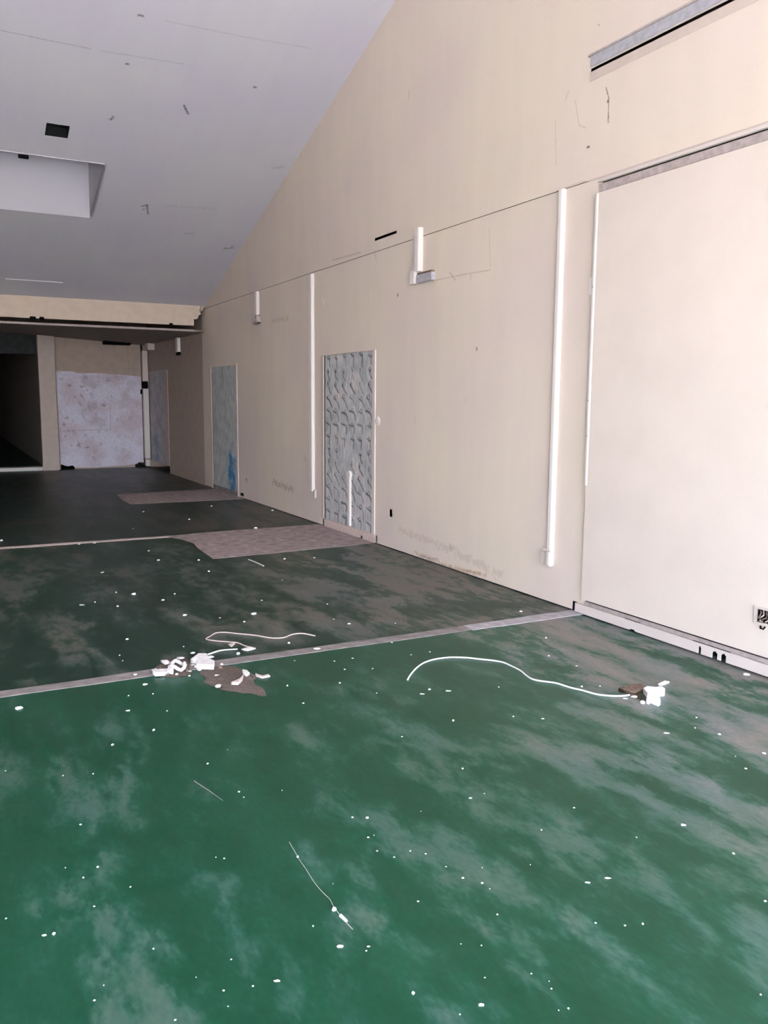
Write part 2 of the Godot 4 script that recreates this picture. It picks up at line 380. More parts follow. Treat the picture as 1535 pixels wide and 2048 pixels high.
# irregular flake resting on y = 0: half sizes rx, rz, height h
func pebble(st, rx, rz, h, sharp = 0.25):
	var n = 9
	var wob = []
	for k in n: wob.append(rng.randf_range(1.0 - sharp, 1.0 + sharp * 0.6))
	var levels = [[0.0, 0.93], [0.35, 1.0], [0.8, 0.8], [1.0, 0.45]]
	var rings = []
	for l in levels:
		var ring = []
		for k in n:
			var t = TAU * k / n
			var p = Vector3(cos(t) * rx * wob[k] * l[1], l[0] * h, sin(t) * rz * wob[k] * l[1])
			var nn = Vector3(cos(t) / max(rx, 1e-4), [0.0, 0.25, 1.1, 2.5][levels.find(l)] / max(h, 1e-4) * 0.35, sin(t) / max(rz, 1e-4)).normalized()
			ring.append([p, nn])
		rings.append(ring)
	for i in rings.size() - 1:
		for k in n: smooth_quad(st, [rings[i][k], rings[i][(k + 1) % n], rings[i + 1][(k + 1) % n], rings[i + 1][k]])
	for k in range(1, n - 1):
		tri(st, rings[3][0][0], rings[3][k][0], rings[3][k + 1][0], Vector3.UP)
		tri(st, rings[0][0][0], rings[0][k][0], rings[0][k + 1][0], Vector3.DOWN)

# outline (x, z list) pressed up to height h with a rounded rim, about its own centre; returns the centre
func cake(st, pts, h, bev, rough = 0.0):
	var c = Vector2.ZERO
	for p in pts: c += Vector2(p[0], p[1])
	c /= pts.size()
	var P = []
	for k in pts.size():
		var a = Vector2(pts[k][0], pts[k][1]) - c
		var b = Vector2(pts[(k + 1) % pts.size()][0], pts[(k + 1) % pts.size()][1]) - c
		P.append(a)
		P.append((a + b) / 2 * (1.0 + rng.randf_range(-rough, rough)))
	var ring = func(inset, y):
		var out = []
		for k in P.size():
			var d = (P[(k + 1) % P.size()] - P[k - 1]).normalized()
			var nn = Vector2(d.y, -d.x)
			if Geometry2D.is_polygon_clockwise(PackedVector2Array(P)): nn = -nn
			var q = P[k] - nn * inset
			out.append([Vector3(q.x, y, q.y), Vector3(nn.x, 0, nn.y)])
		return out
	var r0 = ring.call(0.0, 0.0)
	var r1 = ring.call(0.0, h - bev)
	var r2 = ring.call(bev * 0.4, h - bev * 0.3)
	var r3 = ring.call(bev, h)
	var n = P.size()
	for v in r2: v[1] = (v[1] + Vector3.UP).normalized()
	for v in r3: v[1] = Vector3.UP
	for rr in [[r0, r1], [r1, r2], [r2, r3]]:
		for k in n: smooth_quad(st, [rr[0][k], rr[0][(k + 1) % n], rr[1][(k + 1) % n], rr[1][k]])
	var top = PackedVector2Array()
	for v in r3: top.append(Vector2(v[0].x, v[0].z))
	var idx = Geometry2D.triangulate_polygon(top)
	for t in range(0, idx.size(), 3):
		tri(st, r3[idx[t]][0], r3[idx[t + 1]][0], r3[idx[t + 2]][0], Vector3.UP, top[idx[t]] + c, top[idx[t + 1]] + c, top[idx[t + 2]] + c)
	return Vector3(c.x, 0, c.y)

# conduit profile: flat against the wall (p.x = 0), rounded front; p.x out of the wall, p.y along it
func dprofile(w, d, r):
	var out = [Vector2(0, -w / 2)]
	for k in 6:
		var t = -PI / 2 + PI / 2 * k / 5.0
		out.append(Vector2(d - r + r * cos(t), -w / 2 + r + r * sin(t)))
	for k in 6:
		var t = PI / 2 * k / 5.0
		out.append(Vector2(d - r + r * cos(t), w / 2 - r + r * sin(t)))
	out.append(Vector2(0, w / 2))
	return out

# ---------------------------------------------------------------- materials and computed textures
func mat(color, rough = 0.7, spec = 0.4):
	var m := StandardMaterial3D.new()
	m.albedo_color = color
	m.roughness = rough
	m.metallic_specular = spec
	return m

func c8(r, g, b): return Color8(r, g, b)

func noise_bytes(w, h, freq, seed_, octaves = 4, off = Vector2.ZERO, stretch = 1.0, warp = 0.0):
	var n := FastNoiseLite.new()
	n.noise_type = FastNoiseLite.TYPE_SIMPLEX_SMOOTH
	n.seed = seed_
	n.frequency = freq
	n.fractal_octaves = octaves
	n.offset = Vector3(off.x, off.y / stretch, 0)
	if warp > 0:
		n.domain_warp_enabled = true
		n.domain_warp_amplitude = warp
		n.domain_warp_frequency = freq * 0.8
	var hh = int(ceil(h / stretch))
	var im = n.get_image(w, hh, false, false, false)
	if hh != h: im.resize(w, h, Image.INTERPOLATE_CUBIC)
	im.convert(Image.FORMAT_L8)
	return im.get_data()

func to_tex(buf, w, h):
	var im := Image.create_from_data(w, h, false, Image.FORMAT_RGB8, buf)
	im.generate_mipmaps()
	return ImageTexture.create_from_image(im)

func seg_dist(p, a, b):
	var d = b - a
	var t = clampf((p - a).dot(d) / max(d.length_squared(), 1e-9), 0, 1)
	return p.distance_to(a + d * t)

# strokes [width, alpha, colour index, points] painted into an RGB buffer; o + px * mpp is the surface position
func paint(buf, w, h, o: Vector2, mpp: Vector2, marks, colors):
	var nn := FastNoiseLite.new()
	nn.fractal_octaves = 4
	for m in marks:
		var r = max(m[0] * 0.5, absf(mpp.x) * 0.6)
		var col = colors[m[2]]
		var wide = m[0] > 0.03
		nn.frequency = 1.1 / max(m[0], 0.02)
		for k in m[3].size() - 1:
			var a = Vector2(m[3][k][0], m[3][k][1])
			var b = Vector2(m[3][k + 1][0], m[3][k + 1][1])
			var e = Vector2(r, r) * 2.0
			var q0 = (Vector2(min(a.x, b.x), min(a.y, b.y)) - e - o) / mpp
			var q1 = (Vector2(max(a.x, b.x), max(a.y, b.y)) + e - o) / mpp
			for y in range(max(0, int(min(q0.y, q1.y))), min(h, int(max(q0.y, q1.y)) + 1)):
				for x in range(max(0, int(min(q0.x, q1.x))), min(w, int(max(q0.x, q1.x)) + 1)):
					var d = seg_dist(o + Vector2(x, y) * mpp, a, b) / r
					var nz = nn.get_noise_2d(x * absf(mpp.x), y * absf(mpp.y))
					if wide: d += nz * 1.6 + 0.35
					d += rng.randf_range(-0.3, 0.3)
					var al = m[1] * (1.0 - smoothstep(0.55, 1.35, d)) * rng.randf_range(0.6, 1.0)
					if al <= 0.01: continue
					var i = (y * w + x) * 3
					for c in 3: buf[i + c] = int(lerpf(buf[i + c], col[c], al))

func floor_tex(o: Vector2, mpp, w, h):
	var off = o / mpp
	var big = noise_bytes(w, h, 0.75 * mpp, 11, 4, off, 2.0, 0.5 / mpp)
	var wisp = noise_bytes(w, h, 2.6 * mpp, 12, 5, off, 3.0, 0.25 / mpp)
	var fine = noise_bytes(w, h, 38.0 * mpp, 13, 3, off, 2.0)
	var mid = noise_bytes(w, h, 9.0 * mpp, 15, 4, off, 2.0, 0.08 / mpp)
	var dirt = noise_bytes(w, h, 1.1 * mpp, 14, 4, off, 1.0)
	# strokes of swept dust and of wiped, clean paint
	var cell = 0.02 if mpp < 0.006 else 0.04
	var fw = int(w * mpp / cell)
	var fh = int(h * mpp / cell)
	var f := PackedFloat32Array()
	f.resize(fw * fh)
	for s in STROKES:
		var r = s[1]
		for k in s[2].size() - 1:
			var a = Vector2(s[2][k][0], s[2][k][1])
			var b = Vector2(s[2][k + 1][0], s[2][k + 1][1])
			var q0 = (Vector2(min(a.x, b.x), min(a.y, b.y)) - Vector2(r, r) * 1.5 - o) / cell
			var q1 = (Vector2(max(a.x, b.x), max(a.y, b.y)) + Vector2(r, r) * 1.5 - o) / cell
			for y in range(max(0, int(q0.y)), min(fh, int(q1.y) + 1)):
				for x in range(max(0, int(q0.x)), min(fw, int(q1.x) + 1)):
					var v = s[0] * (1.0 - smoothstep(0.3, 1.5, seg_dist(o + Vector2(x + 0.5, y + 0.5) * cell, a, b) / r))
					var i = y * fw + x
					if absf(v) > absf(f[i]): f[i] = v
	var fi := Image.create_from_data(fw, fh, false, Image.FORMAT_RF, f.to_byte_array())
	fi.resize(w, h, Image.INTERPOLATE_BILINEAR)
	var ff = fi.get_data().to_float32_array()
	var buf := PackedByteArray()
	buf.resize(w * h * 3)
	# three zones at the strips; paint and dust darkened stepwise for fading daylight
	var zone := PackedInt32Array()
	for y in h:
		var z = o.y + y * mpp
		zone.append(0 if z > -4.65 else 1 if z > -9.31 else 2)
	var i = 0
	var j = 0
	for y in h:
		for x in w:
			var b = big[i] * 0.0078431 - 1.0
			var ws = wisp[i] * 0.0078431 - 1.0
			var fn = fine[i] * 0.0078431 - 1.0
			var md = mid[i] * 0.0078431 - 1.0
			var wx_ = o.x + x * mpp
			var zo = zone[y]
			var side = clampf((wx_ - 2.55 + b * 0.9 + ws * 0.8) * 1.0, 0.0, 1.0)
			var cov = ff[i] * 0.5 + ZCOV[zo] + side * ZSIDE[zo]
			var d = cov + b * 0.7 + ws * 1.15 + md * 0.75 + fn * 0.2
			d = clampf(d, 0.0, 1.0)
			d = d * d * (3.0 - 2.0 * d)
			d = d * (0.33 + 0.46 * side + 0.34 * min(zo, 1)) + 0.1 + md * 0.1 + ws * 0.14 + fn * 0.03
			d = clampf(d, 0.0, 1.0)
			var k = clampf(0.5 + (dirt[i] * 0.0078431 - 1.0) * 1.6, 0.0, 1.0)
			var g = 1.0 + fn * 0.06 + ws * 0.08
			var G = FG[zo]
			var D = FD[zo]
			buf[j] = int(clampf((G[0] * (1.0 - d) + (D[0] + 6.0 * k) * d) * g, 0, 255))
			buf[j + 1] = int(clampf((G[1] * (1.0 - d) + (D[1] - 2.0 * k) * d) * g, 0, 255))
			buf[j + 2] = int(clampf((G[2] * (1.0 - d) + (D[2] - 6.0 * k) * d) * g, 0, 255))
			i += 1
			j += 3
	return to_tex(buf, w, h)

const FG = [[2.0, 68.0, 43.0], [10.0, 46.0, 32.0], [16.0, 40.0, 31.0]]  # green paint, with weaker daylight farther back put into its tones
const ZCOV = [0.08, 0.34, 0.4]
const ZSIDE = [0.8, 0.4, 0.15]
const FD = [[120.0, 119.0, 118.0], [90.0, 93.0, 88.0], [68.0, 71.0, 68.0]]  # grey dust, stepped darker as the daylight falls off

func paint_tex(w, h, mpp, base, seed_, blotch, streak, marks, colors, o, step):
	var big = noise_bytes(w, h, 0.5 * mpp, seed_, 4, Vector2.ZERO, 1.0, 0.4 / mpp)
	var st = noise_bytes(w, h, 3.5 * mpp, seed_ + 1, 4, Vector2.ZERO, 7.0)
	var fine = noise_bytes(w, h, 60.0 * mpp, seed_ + 2, 2)
	var buf := PackedByteArray()
	buf.resize(w * h * 3)
	var j = 0
	for i in w * h:
		var b = big[i] * 0.0078431 - 1.0
		var g = 1.0 + b * blotch + (st[i] * 0.0078431 - 1.0) * streak + (fine[i] * 0.0078431 - 1.0) * 0.012
		buf[j] = int(clampf(base[0] * g, 0, 255))
		buf[j + 1] = int(clampf((base[1] + b * 2.0) * g, 0, 255))
		buf[j + 2] = int(clampf((base[2] - b * 5.0) * g, 0, 255))
		j += 3
	paint(buf, w, h, o, step, marks, colors)
	return to_tex(buf, w, h)

# wallpapered board: grey sheet with rows of dark adhesive hooks, rubbed patches and a blue smear
func paper_tex(seed_, hooks, base, blue, alpha):
	var w = 384
	var h = 600
	var mp = 1.35 / w
	rng.seed = seed_
	var n1 = noise_bytes(w, h, 3.0 * mp, seed_, 4, Vector2.ZERO, 1.0, 0.1 / mp)
	var n2 = noise_bytes(w, h, 30.0 * mp, seed_ + 1, 3, Vector2.ZERO, 6.0)
	var buf := PackedByteArray()
	buf.resize(w * h * 3)
	var j = 0
	for i in w * h:
		var a = n1[i] * 0.0078431 - 1.0
		var g = 1.0 + a * 0.12 + (n2[i] * 0.0078431 - 1.0) * 0.16
		var low = clampf(a * 1.8 - 0.1, 0.0, 1.0)
		buf[j] = int(clampf((base[0] + 4.0 * low) * g, 0, 255))
		buf[j + 1] = int(clampf((base[1] - 6.0 * low) * g, 0, 255))
		buf[j + 2] = int(clampf((base[2] - 10.0 * low) * g, 0, 255))
		j += 3
	var marks = []
	if hooks:
		for r in 13:
			for c in 6:
				var p = Vector2(0.11 + c * 0.225 + rng.randf_range(-0.02, 0.02), 0.08 + r * 0.162 + rng.randf_range(-0.015, 0.015))
				if r in [7, 8, 9] and c in [2, 3] and rng.randf() < 0.75: continue
				var L = rng.randf_range(0.1, 0.17)
				var pts = []
				for k in 9:
					var t = k / 8.0
					pts.append([p.x - 0.06 + 0.12 * t + 0.035 * sin(t * 5.0 + r), p.y - L * 0.5 + L * t + 0.02 * cos(t * 6.0)])
				marks.append([rng.randf_range(0.014, 0.028), rng.randf_range(0.35, 0.75) * alpha, 0, pts])
				if rng.randf() < 0.9:
					var ring = []
					for k in 7: ring.append([p.x + 0.03 * cos(k * 1.05) - 0.01, p.y - L * 0.3 + 0.028 * sin(k * 1.05)])
					marks.append([0.012, rng.randf_range(0.3, 0.6) * alpha, 0, ring])
				if rng.randf() < 0.8: marks.append([0.007, rng.randf_range(0.2, 0.45) * alpha, 0, [[p.x + 0.04, p.y], [p.x + rng.randf_range(0.03, 0.06), p.y + rng.randf_range(0.1, 0.25)]]])
	for k in (40 if hooks else 170):
		var x = rng.randf_range(0.02, 1.33)
		var y = rng.randf_range(0.0, 1.9)
		marks.append([0.006, rng.randf_range(0.15, 0.4) * alpha, 0, [[x, y], [x + rng.randf_range(-0.02, 0.02), y + rng.randf_range(0.08, 0.4)]]])
	if hooks: marks.append([0.3, 0.22, 1, [[0.62, 0.98], [0.66, 1.25]]])
	for b in blue: marks.append(b)
	paint(buf, w, h, Vector2.ZERO, Vector2(mp, 2.1 / h), marks, [[78, 82, 86], [196, 200, 204], [70, 132, 178], [120, 150, 168]])
	return to_tex(buf, w, h)

func tex_mat(t, rough, spec = 0.4):
	var m = mat(Color.WHITE, rough, spec)
	m.albedo_texture = t
	m.texture_filter = BaseMaterial3D.TEXTURE_FILTER_LINEAR_WITH_MIPMAPS_ANISOTROPIC
	return m

# mottled material without uvs
func mottled(base, seed_, amount, rough, freq = 0.02, scale = 1.0):
	var n := FastNoiseLite.new()
	n.seed = seed_
	n.frequency = freq
	n.fractal_octaves = 5
	var im = n.get_seamless_image(256, 256)
	im.convert(Image.FORMAT_RGB8)
	var d = im.get_data()
	for i in 256 * 256:
		var v = 1.0 + (d[i * 3] / 127.5 - 1.0) * amount
		for c in 3: d[i * 3 + c] = int(clampf(base[c] * v, 0, 255))
	var m = tex_mat(to_tex(d, 256, 256), rough)
	m.uv1_triplanar = true
	m.uv1_world_triplanar = true
	m.uv1_scale = Vector3.ONE * scale
	return m

func roof_y(z): return 3.09 + SLOPE * (z + 14.4) if z <= RIDGE else 3.09 + SLOPE * (RIDGE + 14.4) - SLOPE * (z - RIDGE)

# ================================================================ scene
func _ready():
	rng.seed = 7
	camera_and_light()
	materials()
	shell()
	back_zone()
	doors()
	right_bay()
	conduits()
	small_fittings()
	ceiling_fittings()
	debris()

func camera_and_light():
	var cam := Camera3D.new()
	cam.name = "camera"
	cam.fov = rad_to_deg(2.0 * atan(1024.0 / 1669.66))
	cam.near = 0.05
	cam.far = 200.0
	add_child(cam)
	var b := Basis.from_euler(Vector3(deg_to_rad(-7.706), deg_to_rad(-27.717), deg_to_rad(0.423)), EULER_ORDER_YXZ)
	cam.transform = Transform3D(b, Vector3(0, 1.55, 0))
	cam.current = true
	var sky_m := ProceduralSkyMaterial.new()
	sky_m.sky_top_color = Color(0.62, 0.74, 0.92)
	sky_m.sky_horizon_color = Color(0.93, 0.94, 0.96)
	sky_m.sky_curve = 0.25
	sky_m.ground_bottom_color = Color(0.42, 0.41, 0.40)
	sky_m.ground_horizon_color = Color(0.75, 0.75, 0.75)
	sky_m.sky_energy_multiplier = 1.0
	var sky := Sky.new()
	sky.sky_material = sky_m
	var env := Environment.new()
	env.background_mode = Environment.BG_SKY
	env.sky = sky
	env.background_energy_multiplier = 3.2
	env.tonemap_mode = Environment.TONE_MAPPER_LINEAR
	env.tonemap_exposure = 6.5
	env.sdfgi_enabled = true
	env.ssao_enabled = true
	env.ssil_enabled = true
	var we := WorldEnvironment.new()
	we.name = "environment"
	we.environment = env
	add_child(we)
	# sun from beyond the right-hand neighbour, along the street: it lights the forecourt, not the hall
	var sun := DirectionalLight3D.new()
	sun.name = "sun"
	sun.light_energy = 14.0
	sun.light_color = Color(1.0, 0.965, 0.925)
	sun.shadow_enabled = true
	sun.light_angular_distance = 0.5
	add_child(sun)
	sun.look_at_from_position(Vector3.ZERO, Vector3(-0.75, -1.0, 0.12), Vector3.UP)

func materials():
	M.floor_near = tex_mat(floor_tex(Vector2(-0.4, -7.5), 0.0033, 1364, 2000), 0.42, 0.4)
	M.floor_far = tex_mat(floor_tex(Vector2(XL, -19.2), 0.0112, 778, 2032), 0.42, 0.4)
	var wall_colors = [[150, 130, 112], [60, 50, 44], [176, 132, 116], [168, 128, 92], [244, 240, 234]]
	M.wall = tex_mat(paint_tex(2048, 1048, 0.006, [228, 214, 200], 31, 0.025, 0.012, WALL_MARKS, wall_colors, Vector2(-14.6, 6.2), Vector2(0.00596, -0.00592)), 0.75, 0.3)
	var ceil_colors = [[92, 90, 92], [225, 225, 228]]
	M.ceiling = tex_mat(paint_tex(1024, 1024, 0.0092, [206, 204, 212], 41, 0.02, 0.008, CEIL_MARKS, ceil_colors, Vector2(XL, -14.4), Vector2((W - XL) / 1024.0, 8.9 / 1024.0)), 0.8, 0.3)
	M.wall_near = mottled([225, 212, 201], 4, 0.015, 0.7, 0.02, 0.4)
	M.cream = mottled([208, 193, 182], 5, 0.025, 0.75)
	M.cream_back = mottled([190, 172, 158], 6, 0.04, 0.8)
	M.beam = mottled([214, 197, 179], 7, 0.025, 0.75)
	M.well = mat(c8(198, 196, 203), 0.8)
	M.white_paint = mat(c8(214, 212, 216), 0.75)
	M.pvc = mat(c8(229, 222, 216), 0.4, 0.5)
	M.pvc_aged = mat(c8(214, 202, 193), 0.5, 0.5)
	M.trim = mat(c8(216, 205, 198), 0.55, 0.4)
	M.dark = mat(c8(16, 16, 17), 0.9, 0.2)
	M.dark_grey = mottled([58, 60, 60], 8, 0.12, 0.85)
	M.soffit = mottled([138, 126, 118], 9, 0.1, 0.85)
	M.aluminium = mottled([176, 174, 180], 10, 0.07, 0.6, 0.03, 2.0)
	M.batten = mottled([182, 170, 166], 12, 0.09, 0.7, 0.03, 2.0)
	M.concrete = mottled([166, 150, 148], 13, 0.16, 0.85, 0.02, 1.3)
	M.concrete_grey = mottled([142, 134, 132], 15, 0.14, 0.85, 0.02, 1.6)
	M.strip_end = mottled([176, 170, 172], 24, 0.1, 0.85, 0.02, 2.0)
	M.hole_dark = mat(c8(26, 30, 30), 0.6, 0.4)  # black for the unlit inside of the ceiling hole
	M.block = mottled([132, 126, 120], 25, 0.12, 0.95, 0.02, 1.0)
	M.chip = mat(c8(243, 242, 240), 0.65, 0.4)
	M.plaster = mottled([236, 232, 228], 16, 0.05, 0.8, 0.03, 3.0)
	M.pink = mottled([214, 196, 188], 17, 0.08, 0.85, 0.03, 3.0)
	M.dirt = mottled([108, 96, 88], 18, 0.22, 0.95, 0.04, 5.0)
	M.wood = mottled([120, 100, 88], 19, 0.2, 0.85, 0.03, 4.0)
	M.chip_dull = mat(c8(196, 194, 188), 0.7, 0.4)
	M.soil = mottled([72, 60, 48], 20, 0.35, 0.95, 0.04, 6.0)
	M.paving = mottled([148, 148, 152], 21, 0.1, 0.9, 0.02, 0.5)
	M.asphalt = mottled([84, 84, 86], 23, 0.1, 0.9, 0.02, 0.5)
	M.paper1 = tex_mat(paper_tex(51, true, [198, 199, 199], [[0.16, 0.7, 3, [[0.63, 2.03], [0.68, 2.06]]]], 1.0), 0.8)
	M.paper2 = tex_mat(paper_tex(61, false, [194, 199, 199], [[0.36, 1.0, 2, [[0.97, 1.58], [0.99, 1.85], [1.0, 2.02]]], [0.3, 0.9, 2, [[0.99, 1.55], [1.01, 2.0]]], [0.2, 0.6, 2, [[1.1, 1.6], [1.12, 2.0]]], [0.14, 0.5, 1, [[1.2, 1.5], [1.2, 1.9]]]], 1.2), 0.8)
	M.paper3 = tex_mat(paper_tex(71, false, [198, 196, 199], [[0.35, 0.45, 2, [[0.35, 1.5], [0.4, 2.0]]]], 0.7), 0.8)
	M.plaster_wall = tex_mat(back_plaster_tex(), 0.85)

func back_plaster_tex():
	var w = 440
	var h = 500
	var mp = 1.8 / w
	rng.seed = 88
	var n1 = noise_bytes(w, h, 1.3 * mp, 88, 4, Vector2.ZERO, 1.0, 0.3 / mp)
	var n2 = noise_bytes(w, h, 14.0 * mp, 89, 4)
	var buf := PackedByteArray()
	buf.resize(w * h * 3)
	var j = 0
	for i in w * h:
		var k = clampf(0.4 + (n1[i] * 0.0078431 - 1.0) * 1.4, 0, 1)
		var g = 1.0 + (n2[i] * 0.0078431 - 1.0) * 0.06
		buf[j] = int(clampf((230 - 14 * k) * g, 0, 255))
		buf[j + 1] = int(clampf((226 - 24 * k) * g, 0, 255))
		buf[j + 2] = int(clampf((241 - 28 * k) * g, 0, 255))
		j += 3
	var marks = []
	for p in [[0.62, 0.75, 0.3, 0.45], [0.62, 0.2, 0.3, 0.4], [0.8, 1.05, 0.3, 0.35], [1.5, 0.6, 0.35, 0.3], [1.55, 0.2, 0.3, 0.25]]:
		marks.append([p[2], p[3], 1, [[p[0] - 0.05, p[1]], [p[0] + 0.08, p[1] + 0.06]]])
	for p in [[0.24, 0.3, 0.06], [0.5, 0.32, 0.05], [0.15, 0.98, 0.06], [0.4, 1.57, 0.08], [0.55, 1.62, 0.05], [0.45, 0.68, 0.04], [0.93, 0.7, 0.07], [0.1, 1.13, 0.05], [0.48, 0.52, 0.05]]:
		marks.append([p[2] * 1.2, 0.55, 0, [[p[0], p[1]], [p[0] + 0.02, p[1] + 0.01]]])
	for k in 40:
		var p = [rng.randf_range(0.03, 1.7), rng.randf_range(0.03, 1.9)]
		var ring = []
		var r = rng.randf_range(0.015, 0.04)
		for q in 6: ring.append([p[0] + r * cos(q * 1.1), p[1] + r * sin(q * 1.1)])
		marks.append([0.012, rng.randf_range(0.2, 0.5), 0, ring])
	marks.append([0.012, 0.4, 0, [[0.0, 1.27], [1.08, 1.24]]])
	marks.append([0.012, 0.35, 0, [[1.08, 0.7], [1.07, 1.24]]])
	paint(buf, w, h, Vector2.ZERO, Vector2(mp, 2.05 / h), marks, [[116, 104, 108], [168, 150, 154]])
	return to_tex(buf, w, h)

# ---------------------------------------------------------------- shell
func shell():
	# floor: a slab with a green painted top, near part and the rest
	var near := Rect2(-0.4, -7.5, 1364 * 0.0033, 2000 * 0.0033)
	near.size.x = min(near.size.x, W + 0.05 + 0.4)
	var far_o = Vector2(XL, -19.2)
	var far_s = Vector2(778, 2032) * 0.0112
	var a = S()
	var top = func(st, r, o, s):
		var p = [Vector3(r.position.x, 0, r.position.y), Vector3(r.end.x, 0, r.position.y), Vector3(r.end.x, 0, r.end.y), Vector3(r.position.x, 0, r.end.y)]
		var uv = []
		for q in p: uv.append((Vector2(q.x, q.z) - o) / s)
		quad(st, p[0], p[1], p[2], p[3], Vector3.UP, uv)
	top.call(a, near, near.position, Vector2(1364, 2000) * 0.0033)
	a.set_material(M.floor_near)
	var mesh = a.commit()
	var b = S()
	var x1 = W + HOLLOW
	for r in [Rect2(XL, -40.5, x1 - XL, 33.0), Rect2(XL, near.position.y, near.position.x - XL, near.size.y), Rect2(XL, near.end.y, x1 - XL, ZF + 0.2 - near.end.y), Rect2(near.end.x, near.position.y, max(0.001, x1 - near.end.x), near.size.y)]:
		top.call(b, r, far_o, far_s)
	quad(b, Vector3(XL, -0.2, -40.5), Vector3(x1, -0.2, -40.5), Vector3(x1, -0.2, ZF + 0.2), Vector3(XL, -0.2, ZF + 0.2), Vector3.DOWN)
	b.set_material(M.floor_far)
	mesh = b.commit(mesh)
	var fl = commit(mesh, "floor", null)
	tag(fl, "green painted concrete floor with grey dust smears across the hall", "floor", "", "structure")
	# bare strips and patches left where partitions stood
	var strip = func(pts, m, h, label):
		var st = S()
		var c = cake(st, pts, h, h * 0.4, 0.0)
		var o = commit(st, "bare_strip", m, fl, c)
		o.set_meta("label", label)
	strip.call(ragged(XL, 3.1, -4.71, -4.6, 0.3), M.concrete_grey, 0.003, "pale grey bare strip across the floor")
	strip.call(ragged(3.1, W, -4.715, -4.585, 0.12), M.strip_end, 0.004, "whitish plaster end of the bare strip")
	strip.call(ragged(XL, 2.3, -9.37, -9.26, 0.3), M.pink, 0.003, "thin pale far strip")
	strip.call([[2.15, -9.33], [2.6, -9.42], [3.2, -9.44], [W, -9.46], [W, -7.95], [3.4, -7.9], [2.9, -7.86], [2.5, -7.84], [2.24, -7.82], [2.25, -8.1], [2.26, -8.45], [2.3, -8.75], [2.25, -9.05]], M.concrete, 0.004, "pinkish bare concrete patch")
	strip.call([[2.39, -13.75], [3.0, -13.85], [W, -13.95], [W, -12.38], [3.2, -12.4], [2.6, -12.42], [2.35, -12.45], [2.33, -12.9]], M.concrete, 0.004, "far bare concrete patch")
	# right wall: lower boards with the holes and notches, upper gable board, backing
	var holes = []
	for r in [[-4.72, 0.0, 0.052, 0.075], [-9.37, 0.008, 0.05, 0.085], [-7.965, 0.01, 0.07, 0.08], [-7.625, 0.335, 0.066, 0.08], [-12.6, 0.03, 0.17, 0.05]]:
		holes.append(Rect2(r[0] + 14.6, r[1], r[2], r[3]))
	holes.append(Rect2(0, 0, 14.6 + ZF, 0.009))
	for g in [[0.1, 0.022], [2.952, 0.011], [3.016, 0.012]]: holes.append(Rect2(14.6 - 4.58, g[0], 4.58 + ZF, g[1]))
	for c in CUTS: holes.append(Rect2(14.6 + c[0] - 0.07, 0, c[1] + 0.08, 0.075))
	holes.append(Rect2(14.6 + SOCKET.position.x - 0.09, SOCKET.position.y - 0.03, SOCKET.size.x + 0.11, SOCKET.size.y + 0.05))
	for d in [[-9.31, -8.01], [-14.085, -12.72]]: holes.append(Rect2(d[0] + 14.6, 0.0, d[1] - d[0], 2.06))
	var n = Vector3(-1, 0, 0)
	var st = S()
	slab(st, Vector3(W, 0, -14.6), Vector3(0, 0, 1), Vector3.UP, n, Vector2(14.6 + ZF, 3.06), BOARD_T, holes, Rect2(0, 6.2, 12.2, -6.2))
	var wr = commit(st, "wall_right", M.wall)
	tag(wr, "long cream painted right hand wall with scuffs and conduits", "wall", "", "structure")
	st = S()
	# the gable board in two lengths; a narrow slot is cut across their butt joint, a groove runs along the upper track
	var ga = [Vector2(-14.6, 3.066), Vector2(-7.75, 3.066), Vector2(-7.75, 3.175), Vector2(-8.0, 3.175), Vector2(-8.0, 3.202), Vector2(-7.75, 3.202), Vector2(-7.75, roof_y(-7.75) + 0.02), Vector2(-14.6, roof_y(-14.6) + 0.05)]
	var gb = [Vector2(-7.75, 3.066), Vector2(-4.74, 3.066), Vector2(ZF, 3.066), Vector2(ZF, 3.784), Vector2(-4.74, 3.784), Vector2(-4.74, 3.806), Vector2(ZF, 3.806), Vector2(ZF, 3.9), Vector2(1.0, roof_y(1.0) + 0.02), Vector2(RIDGE, roof_y(RIDGE) + 0.02), Vector2(-7.75, roof_y(-7.75) + 0.02), Vector2(-7.75, 3.202), Vector2(-7.515, 3.202), Vector2(-7.515, 3.175), Vector2(-7.75, 3.175)]
	for g in [ga, gb]:
		st = S()
		prism(st, g, Vector3(W, 0, 0), Vector3(0, 0, 1), Vector3.UP, Vector3(1, 0, 0), BOARD_T, Rect2(-14.6, 6.2, 12.2, -6.2))
		commit(st, "gable_board", M.wall, wr)
	st = S()
	box(st, Vector3(W + HOLLOW, -0.2, -40.5), Vector3(W + HOLLOW + 0.15, 6.5, ZF + 0.2))
	commit(st, "outer_leaf", M.block, wr)
	st = S()
	box(st, Vector3(W, 3.056, -4.73), Vector3(W + BOARD_T, 3.068, ZF))
	commit(st, "seam_filler", M.cream, wr)
	# other walls
	st = S()
	box(st, Vector3(XL - 0.2, -0.2, -40.5), Vector3(XL, 6.3, ZF + 0.2))
	tag(commit(st, "wall_left", M.cream), "cream wall on the far left side of the hall", "wall", "", "structure")
	st = S()
	slab(st, Vector3(XL, -0.2, ZF), Vector3(1, 0, 0), Vector3.UP, Vector3(0, 0, -1), Vector2(W + HOLLOW + 0.15 - XL, 6.7), 0.2, [Rect2(0.4, 0.2, W - XL - 0.8, OPEN_H)])
	tag(commit(st, "wall_front", M.cream), "front wall with the wide open shop entrance", "wall", "", "structure")
	# ceiling: two slopes
	var k = sqrt(1.0 + SLOPE * SLOPE)
	var v1 = Vector3(0, SLOPE, 1) / k
	var n1 = Vector3(0, -1, SLOPE) / k
